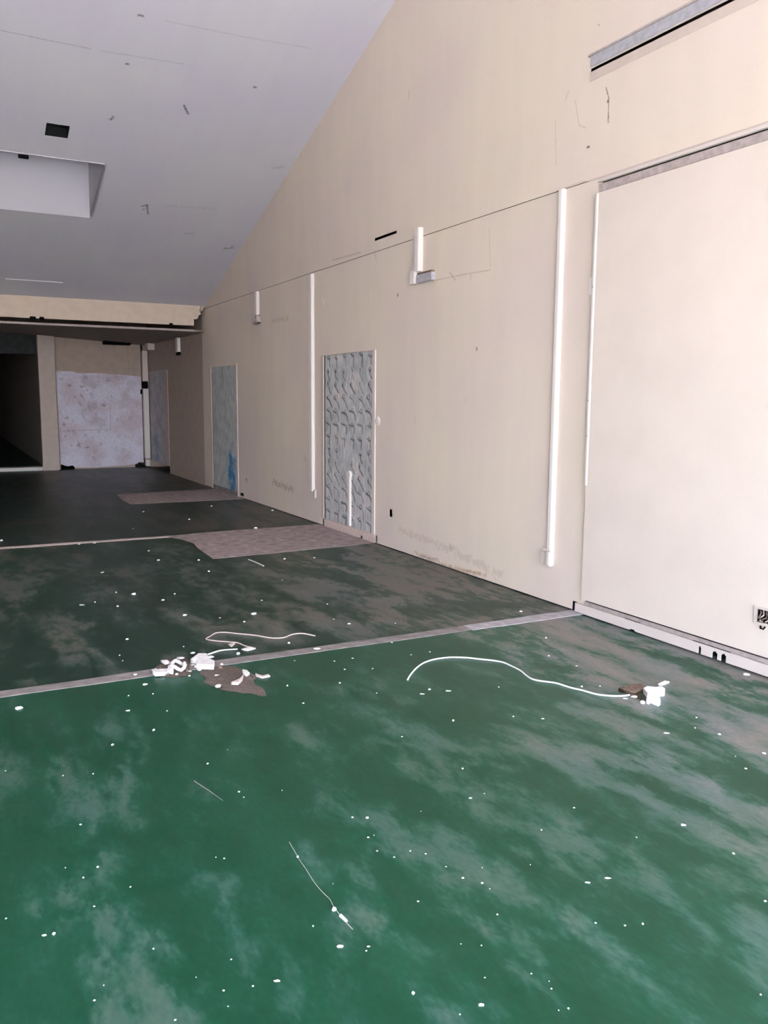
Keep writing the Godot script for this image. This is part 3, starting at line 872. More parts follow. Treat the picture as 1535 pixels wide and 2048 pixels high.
	var hs = [Rect2(1.17 - XL, (14.4 - 10.385) * k, 0.24, 0.225 * k), Rect2(-1.1 - XL, (14.4 - 11.965) * k, 1.1 + 1.866, 1.185 * k)]
	st = S()
	slab(st, Vector3(XL, 3.09, -14.4), Vector3(1, 0, 0), v1, n1, Vector2(W - XL + HOLLOW, (14.4 + RIDGE) * k), 0.04, hs, Rect2(0, 0, W - XL, (14.4 + RIDGE) * k))
	var ce = commit(st, "ceiling", M.ceiling)
	tag(ce, "white sloping ceiling with a recessed light well", "ceiling", "", "structure")
	st = S()
	slab(st, Vector3(XL, roof_y(RIDGE), RIDGE), Vector3(1, 0, 0), Vector3(0, -SLOPE, 1) / k, Vector3(0, -1, -SLOPE) / k, Vector2(W - XL + HOLLOW, (ZF + 0.2 - RIDGE) * k), 0.04)
	commit(st, "front_slope", M.white_paint, ce)
	# light well: four upright sides and a closed top
	var lo = Vector3(-1.1, 0, -11.965)
	var hi = Vector3(1.866, 5.3, -10.78)
	var zs = [Vector2(lo.z, roof_y(lo.z)), Vector2(hi.z, roof_y(hi.z)), Vector2(hi.z, hi.y), Vector2(lo.z, hi.y)]
	for x in [[hi.x, 1.0], [lo.x, -1.0]]:
		var q = S()
		prism(q, zs, Vector3(x[0], 0, 0), Vector3(0, 0, 1), Vector3.UP, Vector3(x[1], 0, 0), 0.03)
		commit(q, "light_well_side", M.well, ce)
	var q = S()
	box(q, Vector3(lo.x, roof_y(lo.z) - 0.002, lo.z - 0.03), Vector3(hi.x, hi.y, lo.z))
	commit(q, "light_well_side", M.well, ce)
	q = S()
	box(q, Vector3(lo.x, roof_y(hi.z), hi.z), Vector3(hi.x, hi.y, hi.z + 0.03))
	commit(q, "light_well_side", M.well, ce)
	q = S()
	box(q, Vector3(lo.x - 0.03, hi.y, lo.z - 0.03), Vector3(hi.x + 0.03, hi.y + 0.03, hi.z + 0.03))
	commit(q, "light_well_top", M.well, ce)
	# forecourt outside the entrance
	q = S()
	box(q, Vector3(-40, -0.3, ZF + 0.2), Vector3(40, -0.02, 10.5))
	tag(commit(q, "outside_ground", M.paving), "pale paved forecourt outside the entrance", "paving", "", "structure")
	q = S()
	box(q, Vector3(-60, -0.35, 10.5), Vector3(60, -0.1, 80))  # unseen dark ground, added to weaken the bounce onto the far ceiling
	tag(commit(q, "outside_added_road", M.asphalt), "unseen dark road added beyond the forecourt to dim the far ceiling", "road", "", "structure")

const OPEN_H = 3.1
const BOARD_T = 0.006     # the walls are thin boards over a hollow
const HOLLOW = 0.9
const CUTS = [[-3.515, 0.022, 0.05], [-3.41, 0.04, 0.048], [-3.345, 0.038, 0.05], [-4.11, 0.07, 0.012]]
const SOCKET = Rect2(-3.113, 0.312, 0.096, 0.076)

func ragged(x0, x1, z0, z1, step):
	var out = []
	var n = int((x1 - x0) / step)
	for k in n + 1: out.append([lerpf(x0, x1, k / float(n)), z0 + rng.randf_range(-0.008, 0.008)])
	for k in n + 1: out.append([lerpf(x1, x0, k / float(n)), z1 + rng.randf_range(-0.008, 0.008)])
	return out

# ---------------------------------------------------------------- back zone under the low ceiling
func back_zone():
	# beam with its torn right end
	var st = S()
	var pts = [Vector2(XL, 2.765), Vector2(3.865, 2.765), Vector2(3.87, 2.84), Vector2(3.862, 2.872), Vector2(3.92, 2.878), Vector2(3.945, 2.9), Vector2(3.95, 2.935), Vector2(3.995, 2.965), Vector2(3.975, 3.0), Vector2(3.97, 3.03), Vector2(3.985, 3.07), Vector2(3.985, 3.25), Vector2(XL, 3.25)]
	prism(st, pts, Vector3(0, 0, ZBEAM), Vector3(1, 0, 0), Vector3.UP, Vector3(0, 0, -1), 0.05)
	var bm = commit(st, "trim_1", M.beam)
	tag(bm, "cream beam across the hall with a torn right end", "beam", "", "structure")
	for x in [[1.28, 0.09], [1.42, 0.07], [3.45, 0.06]]:
		st = S()
		box(st, Vector3(x[0], 2.74, ZBEAM - 0.03), Vector3(x[0] + x[1], 2.79, ZBEAM + 0.012), 0.008)
		commit(st, "bracket", M.dark, bm)
	# torn strip in the corner above the hole
	st = S()
	prism(st, [Vector2(3.985, 3.0), Vector2(4.03, 3.04), Vector2(4.064, 3.16), Vector2(4.055, 3.2), Vector2(3.985, 3.07)], Vector3(0, 0, ZBEAM), Vector3(1, 0, 0), Vector3.UP, Vector3(0, 0, 1), 0.01)
	commit(st, "torn_strip", M.cream_back, bm)
	# low ceiling, sagging to the right
	st = S()
	var sag = func(u, v): # u across, v back
		var x = lerpf(XL, W, u)
		return Vector3(x, 2.668 + 0.02 * v + v * clampf((4.0 - x) / 2.2, 0.0, 1.15) * 0.13, lerpf(ZBEAM - 0.06, -19.1, v))
	for i in 16:
		for j in 4:
			var a = sag.call(i / 16.0, j / 4.0)
			var b = sag.call((i + 1) / 16.0, j / 4.0)
			var c = sag.call((i + 1) / 16.0, (j + 1) / 4.0)
			var d = sag.call(i / 16.0, (j + 1) / 4.0)
			quad(st, a, b, c, d, Vector3.DOWN)
			var up = Vector3(0, 0.034, 0)
			quad(st, a + up, b + up, c + up, d + up, Vector3.UP)
			if j == 0: quad(st, a, b, b + up, a + up, Vector3(0, 0, 1))
	var lc = commit(st, "ceiling", M.soffit)
	tag(lc, "low grey brown ceiling beyond the cream beam", "ceiling", "", "structure")
	st = S()
	box(st, Vector3(XL, 2.67, ZBEAM - 0.09), Vector3(3.88, 2.704, ZBEAM - 0.05), 0.004)
	commit(st, "edge_strip", M.batten, lc)
	st = S()
	box(st, Vector3(3.1, 2.66, -18.9), Vector3(3.66, 2.74, -18.7), 0.01)
	commit(st, "black_bracket", M.dark, lc)
	st = S()
	box(st, Vector3(1.56, 2.68, -14.75), Vector3(1.72, 2.72, -14.6), 0.005)
	commit(st, "black_bracket", M.dark, lc)
	# roof over the low zone and its rear
	st = S()
	box(st, Vector3(XL, 3.25, -40.5), Vector3(W + HOLLOW, 3.35, ZBEAM))
	tag(commit(st, "ceiling", M.concrete_grey), "deck above the low ceiling", "ceiling", "", "structure")
	st = S()
	box(st, Vector3(XL, 3.11, -14.6), Vector3(W + HOLLOW, 3.4, -14.38))  # unseen, added to stop daylight leaking in over the beam
	tag(commit(st, "trim_6", M.concrete_grey), "unseen board added to seal out daylight between slope and low deck", "board", "", "structure")
	# back wall with the doorway
	st = S()
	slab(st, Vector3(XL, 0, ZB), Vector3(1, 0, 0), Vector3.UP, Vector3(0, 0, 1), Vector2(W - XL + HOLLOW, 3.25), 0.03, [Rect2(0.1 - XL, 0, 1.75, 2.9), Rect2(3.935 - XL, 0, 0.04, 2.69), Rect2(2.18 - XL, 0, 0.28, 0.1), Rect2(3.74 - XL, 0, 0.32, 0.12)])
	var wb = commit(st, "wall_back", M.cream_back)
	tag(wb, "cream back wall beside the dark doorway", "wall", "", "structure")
	# stripped plaster sheet, with chewed lower corners
	st = S()
	var sheet = [Vector2(2.165, 2.09), Vector2(2.175, 0.12), Vector2(2.24, 0.085), Vector2(2.32, 0.06), Vector2(2.42, 0.08), Vector2(2.47, 0.03), Vector2(2.9, 0.02), Vector2(3.5, 0.045), Vector2(3.78, 0.07), Vector2(3.82, 0.11), Vector2(3.925, 0.1), Vector2(3.93, 0.9), Vector2(3.925, 1.7), Vector2(3.93, 2.0), Vector2(3.6, 2.03), Vector2(3.0, 2.06), Vector2(2.6, 2.05), Vector2(2.5, 2.085)]
	prism(st, sheet, Vector3(0, 0, ZB), Vector3(1, 0, 0), Vector3.UP, Vector3(0, 0, 1), 0.014, Rect2(2.165, 2.09, 1.8, -2.05))
	commit(st, "plaster_sheet", M.plaster_wall, wb).set_meta("label", "stripped lavender grey plaster with pink stains")
	st = S()
	box(st, Vector3(3.66, 2.16, ZB), Vector3(3.92, 2.68, ZB + 0.012), 0.003)
	commit(st, "patch_board", M.cream_back, wb)
	st = S()
	box(st, Vector3(3.9, 1.62, ZB), Vector3(3.97, 1.72, ZB + 0.03), 0.01)
	commit(st, "black_clamp", M.dark, wb)
	# pillar
	st = S()
	box(st, Vector3(1.8, 0, ZB - 0.03), Vector3(2.13, 2.85, ZB + 0.25), 0.01)
	tag(commit(st, "wall_pillar", M.cream), "cream pillar between the dark doorway and stripped plaster", "pillar", "", "structure")
	# doorway: threshold, dark header, room beyond
	st = S()
	box(st, Vector3(0.1, 0, ZB - 0.15), Vector3(1.8, 0.075, ZB + 0.2), 0.01)
	tag(commit(st, "trim_2", M.plaster), "white threshold step of the dark doorway", "threshold", "", "structure")
	st = S()
	box(st, Vector3(0.05, 2.43, ZB - 0.4), Vector3(1.95, 3.25, ZB - 0.1))
	tag(commit(st, "trim_3", M.dark_grey), "dark grey header over the back doorway", "header", "", "structure")
	st = S()
	box(st, Vector3(XL, 0, -40.5), Vector3(W + HOLLOW, 3.3, -40.3))
	tag(commit(st, "wall_rear", M.cream), "dim wall of the room beyond the doorway", "wall", "", "structure")
	st = S()
	box(st, Vector3(1.95, 0, -40.3), Vector3(2.1, 3.25, ZB - 0.03))
	tag(commit(st, "wall_side", M.cream), "side wall of the dim room beyond the doorway", "wall", "", "structure")
	# right wall of the back zone
	st = S()
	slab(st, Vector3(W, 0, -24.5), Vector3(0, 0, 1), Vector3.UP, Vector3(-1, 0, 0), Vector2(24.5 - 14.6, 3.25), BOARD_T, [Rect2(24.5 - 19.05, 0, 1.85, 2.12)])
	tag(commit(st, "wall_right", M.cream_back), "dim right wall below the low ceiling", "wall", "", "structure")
	# white pipe boxing in the corner
	var t = thing("pipe_boxing", "white square pipe boxing in the back corner with a black band", "pipe", Vector3(4.0, 0, ZB + 0.09))
	st = S()
	box(st, Vector3(-0.06, 1.9, -0.06), Vector3(0.055, 2.56, 0.06), 0.008)
	commit(st, "upper_casing", M.pvc_aged, t)
	st = S()
	box(st, Vector3(-0.055, 1.74, -0.055), Vector3(0.05, 1.9, 0.05), 0.02)
	commit(st, "black_band", M.dark, t)
	st = S()
	box(st, Vector3(-0.06, 0.2, -0.06), Vector3(0.055, 1.74, 0.06), 0.008)
	commit(st, "lower_casing", M.pvc, t)
	st = S()
	box(st, Vector3(-0.065, 0.17, -0.065), Vector3(0.06, 0.2, 0.066), 0.004)
	commit(st, "collar", M.batten, t)
	st = S()
	box(st, Vector3(-0.05, 0.02, -0.05), Vector3(0.05, 0.17, 0.052), 0.01)
	commit(st, "foot", M.pvc, t)
	t = thing("conduit_elbow", "white rounded conduit elbow above the corner pipe boxing", "conduit", Vector3(W, 2.56, -18.3))
	st = S()
	var ap = [Vector2(0, 0), Vector2(0.14, 0), Vector2(0.14, 0.14), Vector2(0.12, 0.19), Vector2(0.09, 0.215), Vector2(0.05, 0.225), Vector2(0, 0.225)]
	prism(st, ap, Vector3.ZERO, Vector3(-1, 0, 0), Vector3.UP, Vector3(0, 0, -1), 0.3)
	commit(st, "elbow_body", M.pvc_aged, t)
	st = S()
	box(st, Vector3(-0.145, -0.012, -0.3), Vector3(0, 0, 0.006), 0.003)
	commit(st, "lower_lip", M.batten, t)

# ---------------------------------------------------------------- blocked doorways in the right wall
func doors():
	var make = func(called, z0, z1, y0, y1, m, label):
		var t = thing(called, label, "doorway", Vector3(W, 0, z0), "", "structure")
		var st = S()
		slab(st, Vector3(0.015, y0, 0), Vector3(0, 0, 1), Vector3.UP, Vector3(-1, 0, 0), Vector2(z1 - z0, y1 - y0), 0.03, [], Rect2(0, y1 - y0, z1 - z0, -(y1 - y0)))
		commit(st, "papered_board", m, t)
		return t
	var t = make.call("door_1", -9.31, -8.01, 0.09, 2.06, M.paper1, "blocked doorway with hook patterned grey board and white conduit")
	var st = S()
	box(st, Vector3(-0.014, 0.09, 1.3), Vector3(0.01, 2.065, 1.365), 0.004)
	commit(st, "jamb_strip", M.trim, t)
	st = S()
	box(st, Vector3(-0.01, 0.09, -0.075), Vector3(0.01, 2.06, 0.0), 0.004)
	commit(st, "jamb_strip", M.cream, t)
	st = S()
	slab(st, Vector3(-0.006, 0.004, 0), Vector3(0, 0, 1), Vector3.UP, Vector3(-1, 0, 0), Vector2(1.345, 0.088), 0.03, [Rect2(0.97, 0.0, 0.1, 0.03), Rect2(0.99, 0.03, 0.05, 0.012)])
	commit(st, "skirting", M.pink, t)
	t = make.call("door_2", -14.085, -12.72, 0.065, 2.075, M.paper2, "farther blocked doorway with grey board and bright blue smear")
	st = S()
	box(st, Vector3(-0.01, 0.0, 1.365), Vector3(0.012, 2.08, 1.42), 0.004)
	commit(st, "jamb_strip", M.trim, t)
	st = S()
	box(st, Vector3(-0.01, 0.0, -0.06), Vector3(0.012, 2.08, 0.0), 0.004)
	commit(st, "jamb_strip", M.cream, t)
	st = S()
	box(st, Vector3(-0.004, 0.004, 0), Vector3(0.03, 0.07, 1.365), 0.004)
	commit(st, "skirting", M.concrete_grey, t)
	t = make.call("door_3", -19.05, -17.2, 0.15, 2.12, M.paper3, "dim blocked doorway near the back corner with black gap below")
	st = S()
	box(st, Vector3(-0.008, 0.15, 1.55), Vector3(0.015, 2.1, 1.85), 0.003)
	commit(st, "pale_strip", M.pink, t)

# ---------------------------------------------------------------- bay at the near end of the right wall
func right_bay():
	var st = S()
	var zx = ZF - 0.15
	slab(st, Vector3(W - 0.03, 0.118, -4.59), Vector3(0, 0, 1), Vector3.UP, Vector3(-1, 0, 0), Vector2(4.59 + zx, 2.837), 0.006, [Rect2(SOCKET.position.x + 4.59, SOCKET.position.y - 0.118, SOCKET.size.x, SOCKET.size.y)])
	box(st, Vector3(W - 0.0245, 0.124, -4.589), Vector3(W, 2.954, -4.56))
	var t = commit(st, "wall_panel", M.wall_near)
	tag(t, "large smooth cream panel at the near end of the wall", "panel", "", "structure")
	st = S()
	# skirting with three dark cut-outs along its lower edge
	var hs = []
	for h in CUTS:
		hs.append(Rect2(h[0] + 4.66, -0.01, h[1], h[2]))
		hs.append(Rect2(h[0] + 4.66 + h[1] * 0.2, -0.01, h[1] * 0.6, h[2] + 0.008))
	slab(st, Vector3(W - 0.026, 0.01, -4.66), Vector3(0, 0, 1), Vector3.UP, Vector3(-1, 0, 0), Vector2(4.66 + zx, 0.066), 0.006, hs)
	var bb = commit(st, "baseboard_right", M.trim)
	tag(bb, "cream skirting board under the large panel with dark cut-outs", "skirting", "", "structure")
	st = S()
	box(st, Vector3(W - 0.004, 0.074, -4.59), Vector3(W, 0.1, zx), 0.001)
	commit(st, "recess_strip", M.batten, bb)
	# lower track above the panel
	t = thing("trim_4", "grey stripped batten along the top of the large panel", "batten", Vector3(W, 2.955, -4.6), "", "structure")
	st = S()
	box(st, Vector3(-0.008, 0.008, 0.0), Vector3(0, 0.062, 4.6 + zx), 0.002)
	commit(st, "batten", M.batten, t)
	st = S()
	box(st, Vector3(-0.022, 0.072, 0.0), Vector3(0, 0.096, 4.6 + zx), 0.003)
	commit(st, "top_lip", M.trim, t)
	# upper track
	t = thing("trim_5", "upper grey track high on the wall with a black slot", "track", Vector3(W, 3.72, -4.74), "", "structure")
	st = S()
	box(st, Vector3(-0.009, 0.092, 0.0), Vector3(0, 0.165, 4.74 + zx), 0.004)
	commit(st, "metal_strip", M.aluminium, t)
	st = S()
	box(st, Vector3(-0.014, 0.165, -0.02), Vector3(0, 0.178, 4.74 + zx), 0.002)
	commit(st, "upper_lip", M.batten, t)
	st = S()
	box(st, Vector3(-0.009, 0.0, 0.0), Vector3(0, 0.062, 4.74 + zx), 0.004)
	commit(st, "lower_strip", M.cream, t)

func circle(r, n):
	var out = []
	for k in n: out.append(Vector2(cos(TAU * k / n), sin(TAU * k / n)) * r)
	return out

# ---------------------------------------------------------------- conduits fixed to the right wall
func vrun(st, z, y0, y1, w, d, r = 0.015):
	prism(st, dprofile(w, d, r), Vector3(0, y0, z), Vector3(-1, 0, 0), Vector3(0, 0, 1), Vector3.UP, y1 - y0)

func conduits():
	var t = thing("conduit", "tall white conduit nearest the large panel, ending in a socket", "conduit", Vector3(W, 0, -4.98))
	var st = S()
	vrun(st, 0.0, 0.4, 3.06, 0.056, 0.034)
	commit(st, "casing", M.pvc, t)
	st = S()
	vrun(st, -0.042, 0.41, 3.0, 0.026, 0.01, 0.004)
	commit(st, "side_strip", M.pvc_aged, t)
	st = S()
	box(st, Vector3(-0.035, 0.3, -0.085), Vector3(0, 0.4, -0.01), 0.004)
	commit(st, "socket_box", M.pvc_aged, t)
	st = S()
	box(st, Vector3(-0.05, 0.29, -0.01), Vector3(0, 0.41, 0.045), 0.014)
	commit(st, "end_cap", M.pvc, t)
	st = S()
	box(st, Vector3(-0.045, 0.4, -0.06), Vector3(0, 0.42, 0.04), 0.006)
	commit(st, "clip", M.pvc_aged, t)

	t = thing("conduit", "long white conduit just left of the hook patterned doorway", "conduit", Vector3(W, 0, -9.655))
	st = S()
	vrun(st, 0.0, 0.4, 3.045, 0.1, 0.04, 0.018)
	commit(st, "casing", M.pvc, t)
	st = S()
	prism(st, [Vector2(0.01, 0.42), Vector2(0.1, 0.42), Vector2(0.1, 0.33), Vector2(0.085, 0.315), Vector2(0.06, 0.32), Vector2(0.03, 0.36)], Vector3(0, 0, 0), Vector3(0, 0, 1), Vector3.UP, Vector3(-1, 0, 0), 0.025)
	commit(st, "broken_end", M.pvc_aged, t)

	t = thing("conduit", "short white conduit turning into a stub of grey duct", "conduit", Vector3(W, 0, -7.06))
	st = S()
	vrun(st, 0.02, 2.74, 3.14, 0.09, 0.05, 0.02)
	commit(st, "casing", M.pvc, t)
	st = S()
	vrun(st, -0.06, 2.72, 3.08, 0.06, 0.03, 0.012)
	commit(st, "side_casing", M.pvc_aged, t)
	st = S()
	prism(st, dprofile(0.13, 0.055, 0.03), Vector3(0, 2.635, -0.05), Vector3(-1, 0, 0), Vector3(0, 0, 1), Vector3.UP, 0.12)
	commit(st, "elbow", M.pvc, t)
	st = S()
	box(st, Vector3(-0.045, 2.635, 0.015), Vector3(0, 2.71, 0.3), 0.004)
	commit(st, "grey_duct", M.aluminium, t)
	st = S()
	box(st, Vector3(-0.038, 2.708, 0.02), Vector3(-0.004, 2.728, 0.29), 0.004)
	commit(st, "duct_channel", M.wood, t)

	t = thing("conduit", "short white conduit with broken box below the wall seam", "conduit", Vector3(W, 0, -11.65))
	st = S()
	vrun(st, 0.0, 2.72, 3.05, 0.1, 0.045, 0.018)
	commit(st, "casing", M.pvc, t)
	st = S()
	for b in [[[-0.06, 2.60, -0.08], [0.0, 2.72, -0.05]], [[-0.06, 2.60, 0.07], [0.0, 2.72, 0.1]], [[-0.06, 2.6, -0.08], [0.0, 2.625, 0.1]], [[-0.05, 2.7, -0.08], [0.0, 2.72, 0.1]]]:
		box(st, Vector3(b[0][0], b[0][1], b[0][2]), Vector3(b[1][0], b[1][1], b[1][2]), 0.004)
	commit(st, "box_frame", M.batten, t)
	st = S()
	box(st, Vector3(-0.006, 2.62, -0.05), Vector3(0, 2.7, 0.07))
	commit(st, "box_back", M.wood, t)

	t = thing("conduit", "small dim conduit on the wall beyond the beam", "conduit", Vector3(W, 0, -16.2))
	st = S()
	vrun(st, 0.0, 2.41, 2.69, 0.16, 0.06, 0.02)
	commit(st, "casing", M.pvc, t)
	st = S()
	box(st, Vector3(-0.05, 2.35, -0.07), Vector3(0, 2.41, 0.14), 0.012)
	commit(st, "black_stub", M.dark, t)

	t = thing("conduit", "thin white conduit standing on the hook patterned board", "conduit", Vector3(W + 0.015, 0, -8.6))
	st = S()
	vrun(st, 0.0, 0.1, 0.7, 0.055, 0.025, 0.01)
	commit(st, "casing", M.pvc, t)
	st = S()
	prism(st, circle(0.045, 14), Vector3(0, 0.69, 0), Vector3(0, 0, 1), Vector3(0, 1, 0), Vector3(-1, 0, 0), 0.03)
	commit(st, "round_end", M.pvc, t)

	t = thing("mini_trunking", "narrow white trunking down the edge of the large panel", "trunking", Vector3(W, 0, -4.59))
	st = S()
	vrun(st, 0.0, 0.95, 2.95, 0.034, 0.036, 0.012)
	commit(st, "casing", M.pvc, t)
	st = S()
	vrun(st, -0.04, 1.35, 2.93, 0.026, 0.014, 0.005)
	commit(st, "side_strip", M.pvc_aged, t)
	st = S()
	box(st, Vector3(-0.024, 2.28, -0.058), Vector3(0, 2.4, -0.02), 0.004)
	commit(st, "cover_piece", M.pvc, t)
	for y in [2.33, 1.55, 1.3]:
		st = S()
		prism(st, circle(0.006, 8), Vector3(-0.036, y, 0.0), Vector3(0, 0, 1), Vector3.UP, Vector3(-1, 0, 0), 0.002)
		commit(st, "screw", M.batten, t)

func small_fittings():
	var st = S()
	var t = thing("wall_plug", "round white plug on the wall beside the doorway jamb", "plug", Vector3(W, 1.32, -7.885))
	prism(st, circle(0.045, 16), Vector3.ZERO, Vector3(0, 0, 1), Vector3.UP, Vector3(-1, 0, 0), 0.018)
	commit(st, "disc", M.pvc, t)
	st = S()
	prism(st, circle(0.02, 12), Vector3(-0.018, 0, 0), Vector3(0, 0, 1), Vector3.UP, Vector3(-1, 0, 0), 0.008)
	commit(st, "stud", M.pvc_aged, t)
	# ripped out socket at the right edge
	t = thing("broken_socket", "ripped out wall socket with exposed wires in the panel", "socket", Vector3(W - 0.03, 0.35, -3.07))
	st = S()
	slab(st, Vector3(-0.012, -0.05, -0.055), Vector3(0, 0, 1), Vector3.UP, Vector3(-1, 0, 0), Vector2(0.12, 0.1), 0.014, [Rect2(0.012, 0.012, 0.096, 0.076)])
	commit(st, "rim", M.pvc_aged, t)
	for k in 5:
		st = S()
		var pts = []
		for i in 6: pts.append(Vector3(-0.006 - 0.016 * sin(i * 0.6 + k), -0.03 + 0.012 * i + 0.006 * sin(i * 2.0 + k * 3.0), -0.01 + 0.012 * k + 0.008 * cos(i * 1.7 + k)))
		tube(st, pts, 0.004, 6)
		commit(st, "wire", M.wood if k % 2 == 0 else M.batten, t)
	st = S()
	tube(st, [Vector3(-0.005, -0.06, -0.01), Vector3(-0.02, -0.066, 0.0), Vector3(-0.012, -0.07, 0.015), Vector3(-0.006, -0.055, 0.02)], 0.005, 6)
	commit(st, "wire", M.dark, t)

func ceiling_fittings():
	# pale batten scrape near the beam
	var st = S()
	var y = roof_y(-13.855)
	box(st, Vector3(0.0, -0.012, -0.02), Vector3(0.8, 0.004, 0.02), 0.003)
	var o = commit(st, "ceiling_batten", M.white_paint, null, Vector3(0.922, y, -13.855))
	o.rotation.x = -atan(SLOPE)
	tag(o, "thin white batten on the sloping ceiling above the beam", "batten")
	# black box painting the dark inside a square ceiling hole, open below
	var t = thing("ceiling_dark_hole", "small black box painting the dark of a ceiling hole beside the light well", "box", Vector3(1.29, roof_y(-10.2725) + 0.005, -10.2725))
	t.rotation.x = -atan(SLOPE)
	st = S()
	for s in [-1.0, 1.0]:
		box(st, Vector3(s * 0.117 - 0.003, 0.0, -0.117), Vector3(s * 0.117 + 0.003, 0.12, 0.117))
		box(st, Vector3(-0.12, 0.0, s * 0.114 - 0.003), Vector3(0.12, 0.12, s * 0.114 + 0.003))
	box(st, Vector3(-0.12, 0.115, -0.117), Vector3(0.12, 0.12, 0.117))
	commit(st, "hole_lining", M.hole_dark, t)
	st = S()
	box(st, Vector3(-0.03, 0.01, 0.09), Vector3(0.03, 0.022, 0.1), 0.002)
	commit(st, "clip", M.aluminium, t)
	st = S()
	box(st, Vector3(-0.055, -0.035, -0.02), Vector3(0.055, 0.02, 0.02), 0.006)
	o = commit(st, "ceiling_bracket", M.dark, null, Vector3(0.98, roof_y(-10.78) + 0.0, -10.81))
	tag(o, "small black bracket on the edge of the light well", "bracket")

# ---------------------------------------------------------------- litter on the floor
func debris():
	rng.seed = 99
	# a few flake shapes shared by size class
	var right_yaw = deg_to_rad(-27.7)
	for c in CHIPS:
		var st = S()
		pebble(st, c[2] * 0.00039, c[3] * 0.00039, c[4] * 0.0008, 0.28)
		var o = commit(st, "paint_chip", M.chip_dull if c[2] < 11 and rng.randf() < 0.5 else M.chip, null, Vector3(c[0], chip_base(c[0], c[1]), c[1]))
		o.rotation.y = right_yaw + rng.randf_range(-0.15, 0.15)
		var size = "larger " if c[2] >= 38 else "tiny " if c[2] < 13 else "small "
		var flat = "oblong " if c[2] > c[3] * 1.6 else ""
		var group = "chips beyond the far strip" if c[1] < -9.33 else "chips between the strips" if c[1] < -4.66 else "chips in the foreground"
		tag(o, "%s%swhite chip, %s %s" % [size, flat, RANKS[c[6]], MARKS[c[5]]], "chip", group)
	var put = func(called, pts, h, bev, m, label, category, base = 0.0, rough = 0.04, group = ""):
		var st = S()
		var c = cake(st, pts, h, bev, rough)
		var o = commit(st, called, m, null, c + Vector3(0, base, 0))
		tag(o, label, category, group)
		return o
	mound("dirt_heap", DIRT, 0.014, M.dirt, "brown heap of dirt spilling right from the plaster rubble", "dirt")
	mound("dirt_heap", DIRT2, 0.005, M.dirt, "thin brown dirt under the plaster rubble on the strip", "dirt")
	put.call("plaster_shard", SH1, 0.03, 0.006, M.plaster, "pointed white plaster shard behind the rectangular block", "plaster", 0.004)
	put.call("plaster_shard", SH2, 0.03, 0.004, M.plaster, "rectangular white plaster block in the rubble", "plaster", 0.008, 0.01)
	put.call("plaster_shard", SH3, 0.02, 0.004, M.plaster, "long flat white plaster slab at the left of the rubble", "plaster", 0.006)
	# crumpled ring shaped scrap
	var ringp = SH4
	var st = S()
	var c = Vector3.ZERO
	for p in ringp: c += Vector3(p[0], 0, p[1]) / ringp.size()
	var loop = []
	for k in 13:
		var a = TAU * k / 12.0
		loop.append(Vector3(cos(a) * 0.036, 0.014 + 0.008 * sin(a * 3.0), sin(a) * 0.07))
	tube(st, loop, 0.011, 7)
	tag(commit(st, "paper_scrap", M.chip, null, c + Vector3(0, 0.012, 0)), "crumpled white ring shaped scrap in the rubble", "scrap")
	put.call("plaster_shard", SH5, 0.018, 0.004, M.plaster, "small upright white flake beside the ring shaped scrap", "plaster", 0.012)
	put.call("plaster_shard", SH6, 0.016, 0.004, M.pink, "pinkish pointed shard lying on the brown dirt", "plaster", 0.012)
	put.call("plaster_shard", SH7, 0.016, 0.005, M.plaster, "white oval flake at the top edge of the dirt", "plaster", 0.01)
	put.call("plaster_shard", SH8, 0.006, 0.002, M.pink, "small triangular scrap caught in the thin cord", "plaster")
	put.call("plaster_shard", SH9, 0.014, 0.003, M.plaster, "small white flake at the back of the rubble", "plaster", 0.01)
	put.call("plaster_shard", SH10, 0.008, 0.002, M.plaster, "flat white sliver at the end of the thin cord", "plaster")
	put.call("plaster_shard", SH11, 0.01, 0.003, M.pink, "pale forked stick right of the brown dirt", "stick")
	put.call("plaster_shard", SH12, 0.01, 0.003, M.plaster, "white sliver behind the foam lump", "plaster")
	put.call("plaster_shard", SH13, 0.006, 0.002, M.chip, "narrow white splinter along the foreground thread", "splinter")
	# small rubble grit
	for k in 18:
		st = S()
		var r = rng.randf_range(0.006, 0.016)
		pebble(st, r, r * rng.randf_range(0.7, 1.1), r * 0.8, 0.3)
		var a = rng.randf() * TAU
		var d = sqrt(rng.randf())
		var o = commit(st, "rubble_crumb", M.plaster if k % 3 else M.wood, null, Vector3(1.17 + cos(a) * d * 0.2, 0.007, -4.64 + sin(a) * d * 0.16))
		tag(o, "tiny crumb in the plaster rubble on the strip", "crumb", "crumbs in the rubble")
	# broken board and foam at the right
	var bo = thing("broken_board", "broken brown board with dark edge beside the foam lump", "board", Vector3.ZERO)
	st = S()
	c = cake(st, BOARD, 0.018, 0.002, 0.02)
	commit(st, "core", M.soil, bo, c)
	st = S()
	c = cake(st, BOARD, 0.004, 0.001, 0.02)
	commit(st, "face", M.wood, bo, c + Vector3(0, 0.018, 0))
	put.call("foam_lump", FOAM, 0.03, 0.005, M.chip, "white lobed foam lump at the end of the cable", "foam", 0.0, 0.01)
	mound("soil_clump", SOIL, 0.018, M.soil, "dark soil clump under the foam lump", "soil")
	# cables, threads and sticks
	cable("white_cable", CORD, 0.0048, M.chip, "thick white cable curving over the floor to the foam", "cable", 1.0)
	cable("thin_cord", STRING, 0.0042, M.pink, "thin pale cord looped behind the rubble", "cord", 0.8)
	cable("thin_cord", STRING2, 0.0055, M.plaster, "short white cord end leaving the rubble", "cord", 0.7)
	cable("thread", THREAD, 0.0008, M.pink, "long hair thin thread on the foreground floor", "thread", 1.0)
	cable("straw", STRAW, 0.0022, M.concrete_grey, "thin pale straw on the green floor at left", "straw", 0.6)
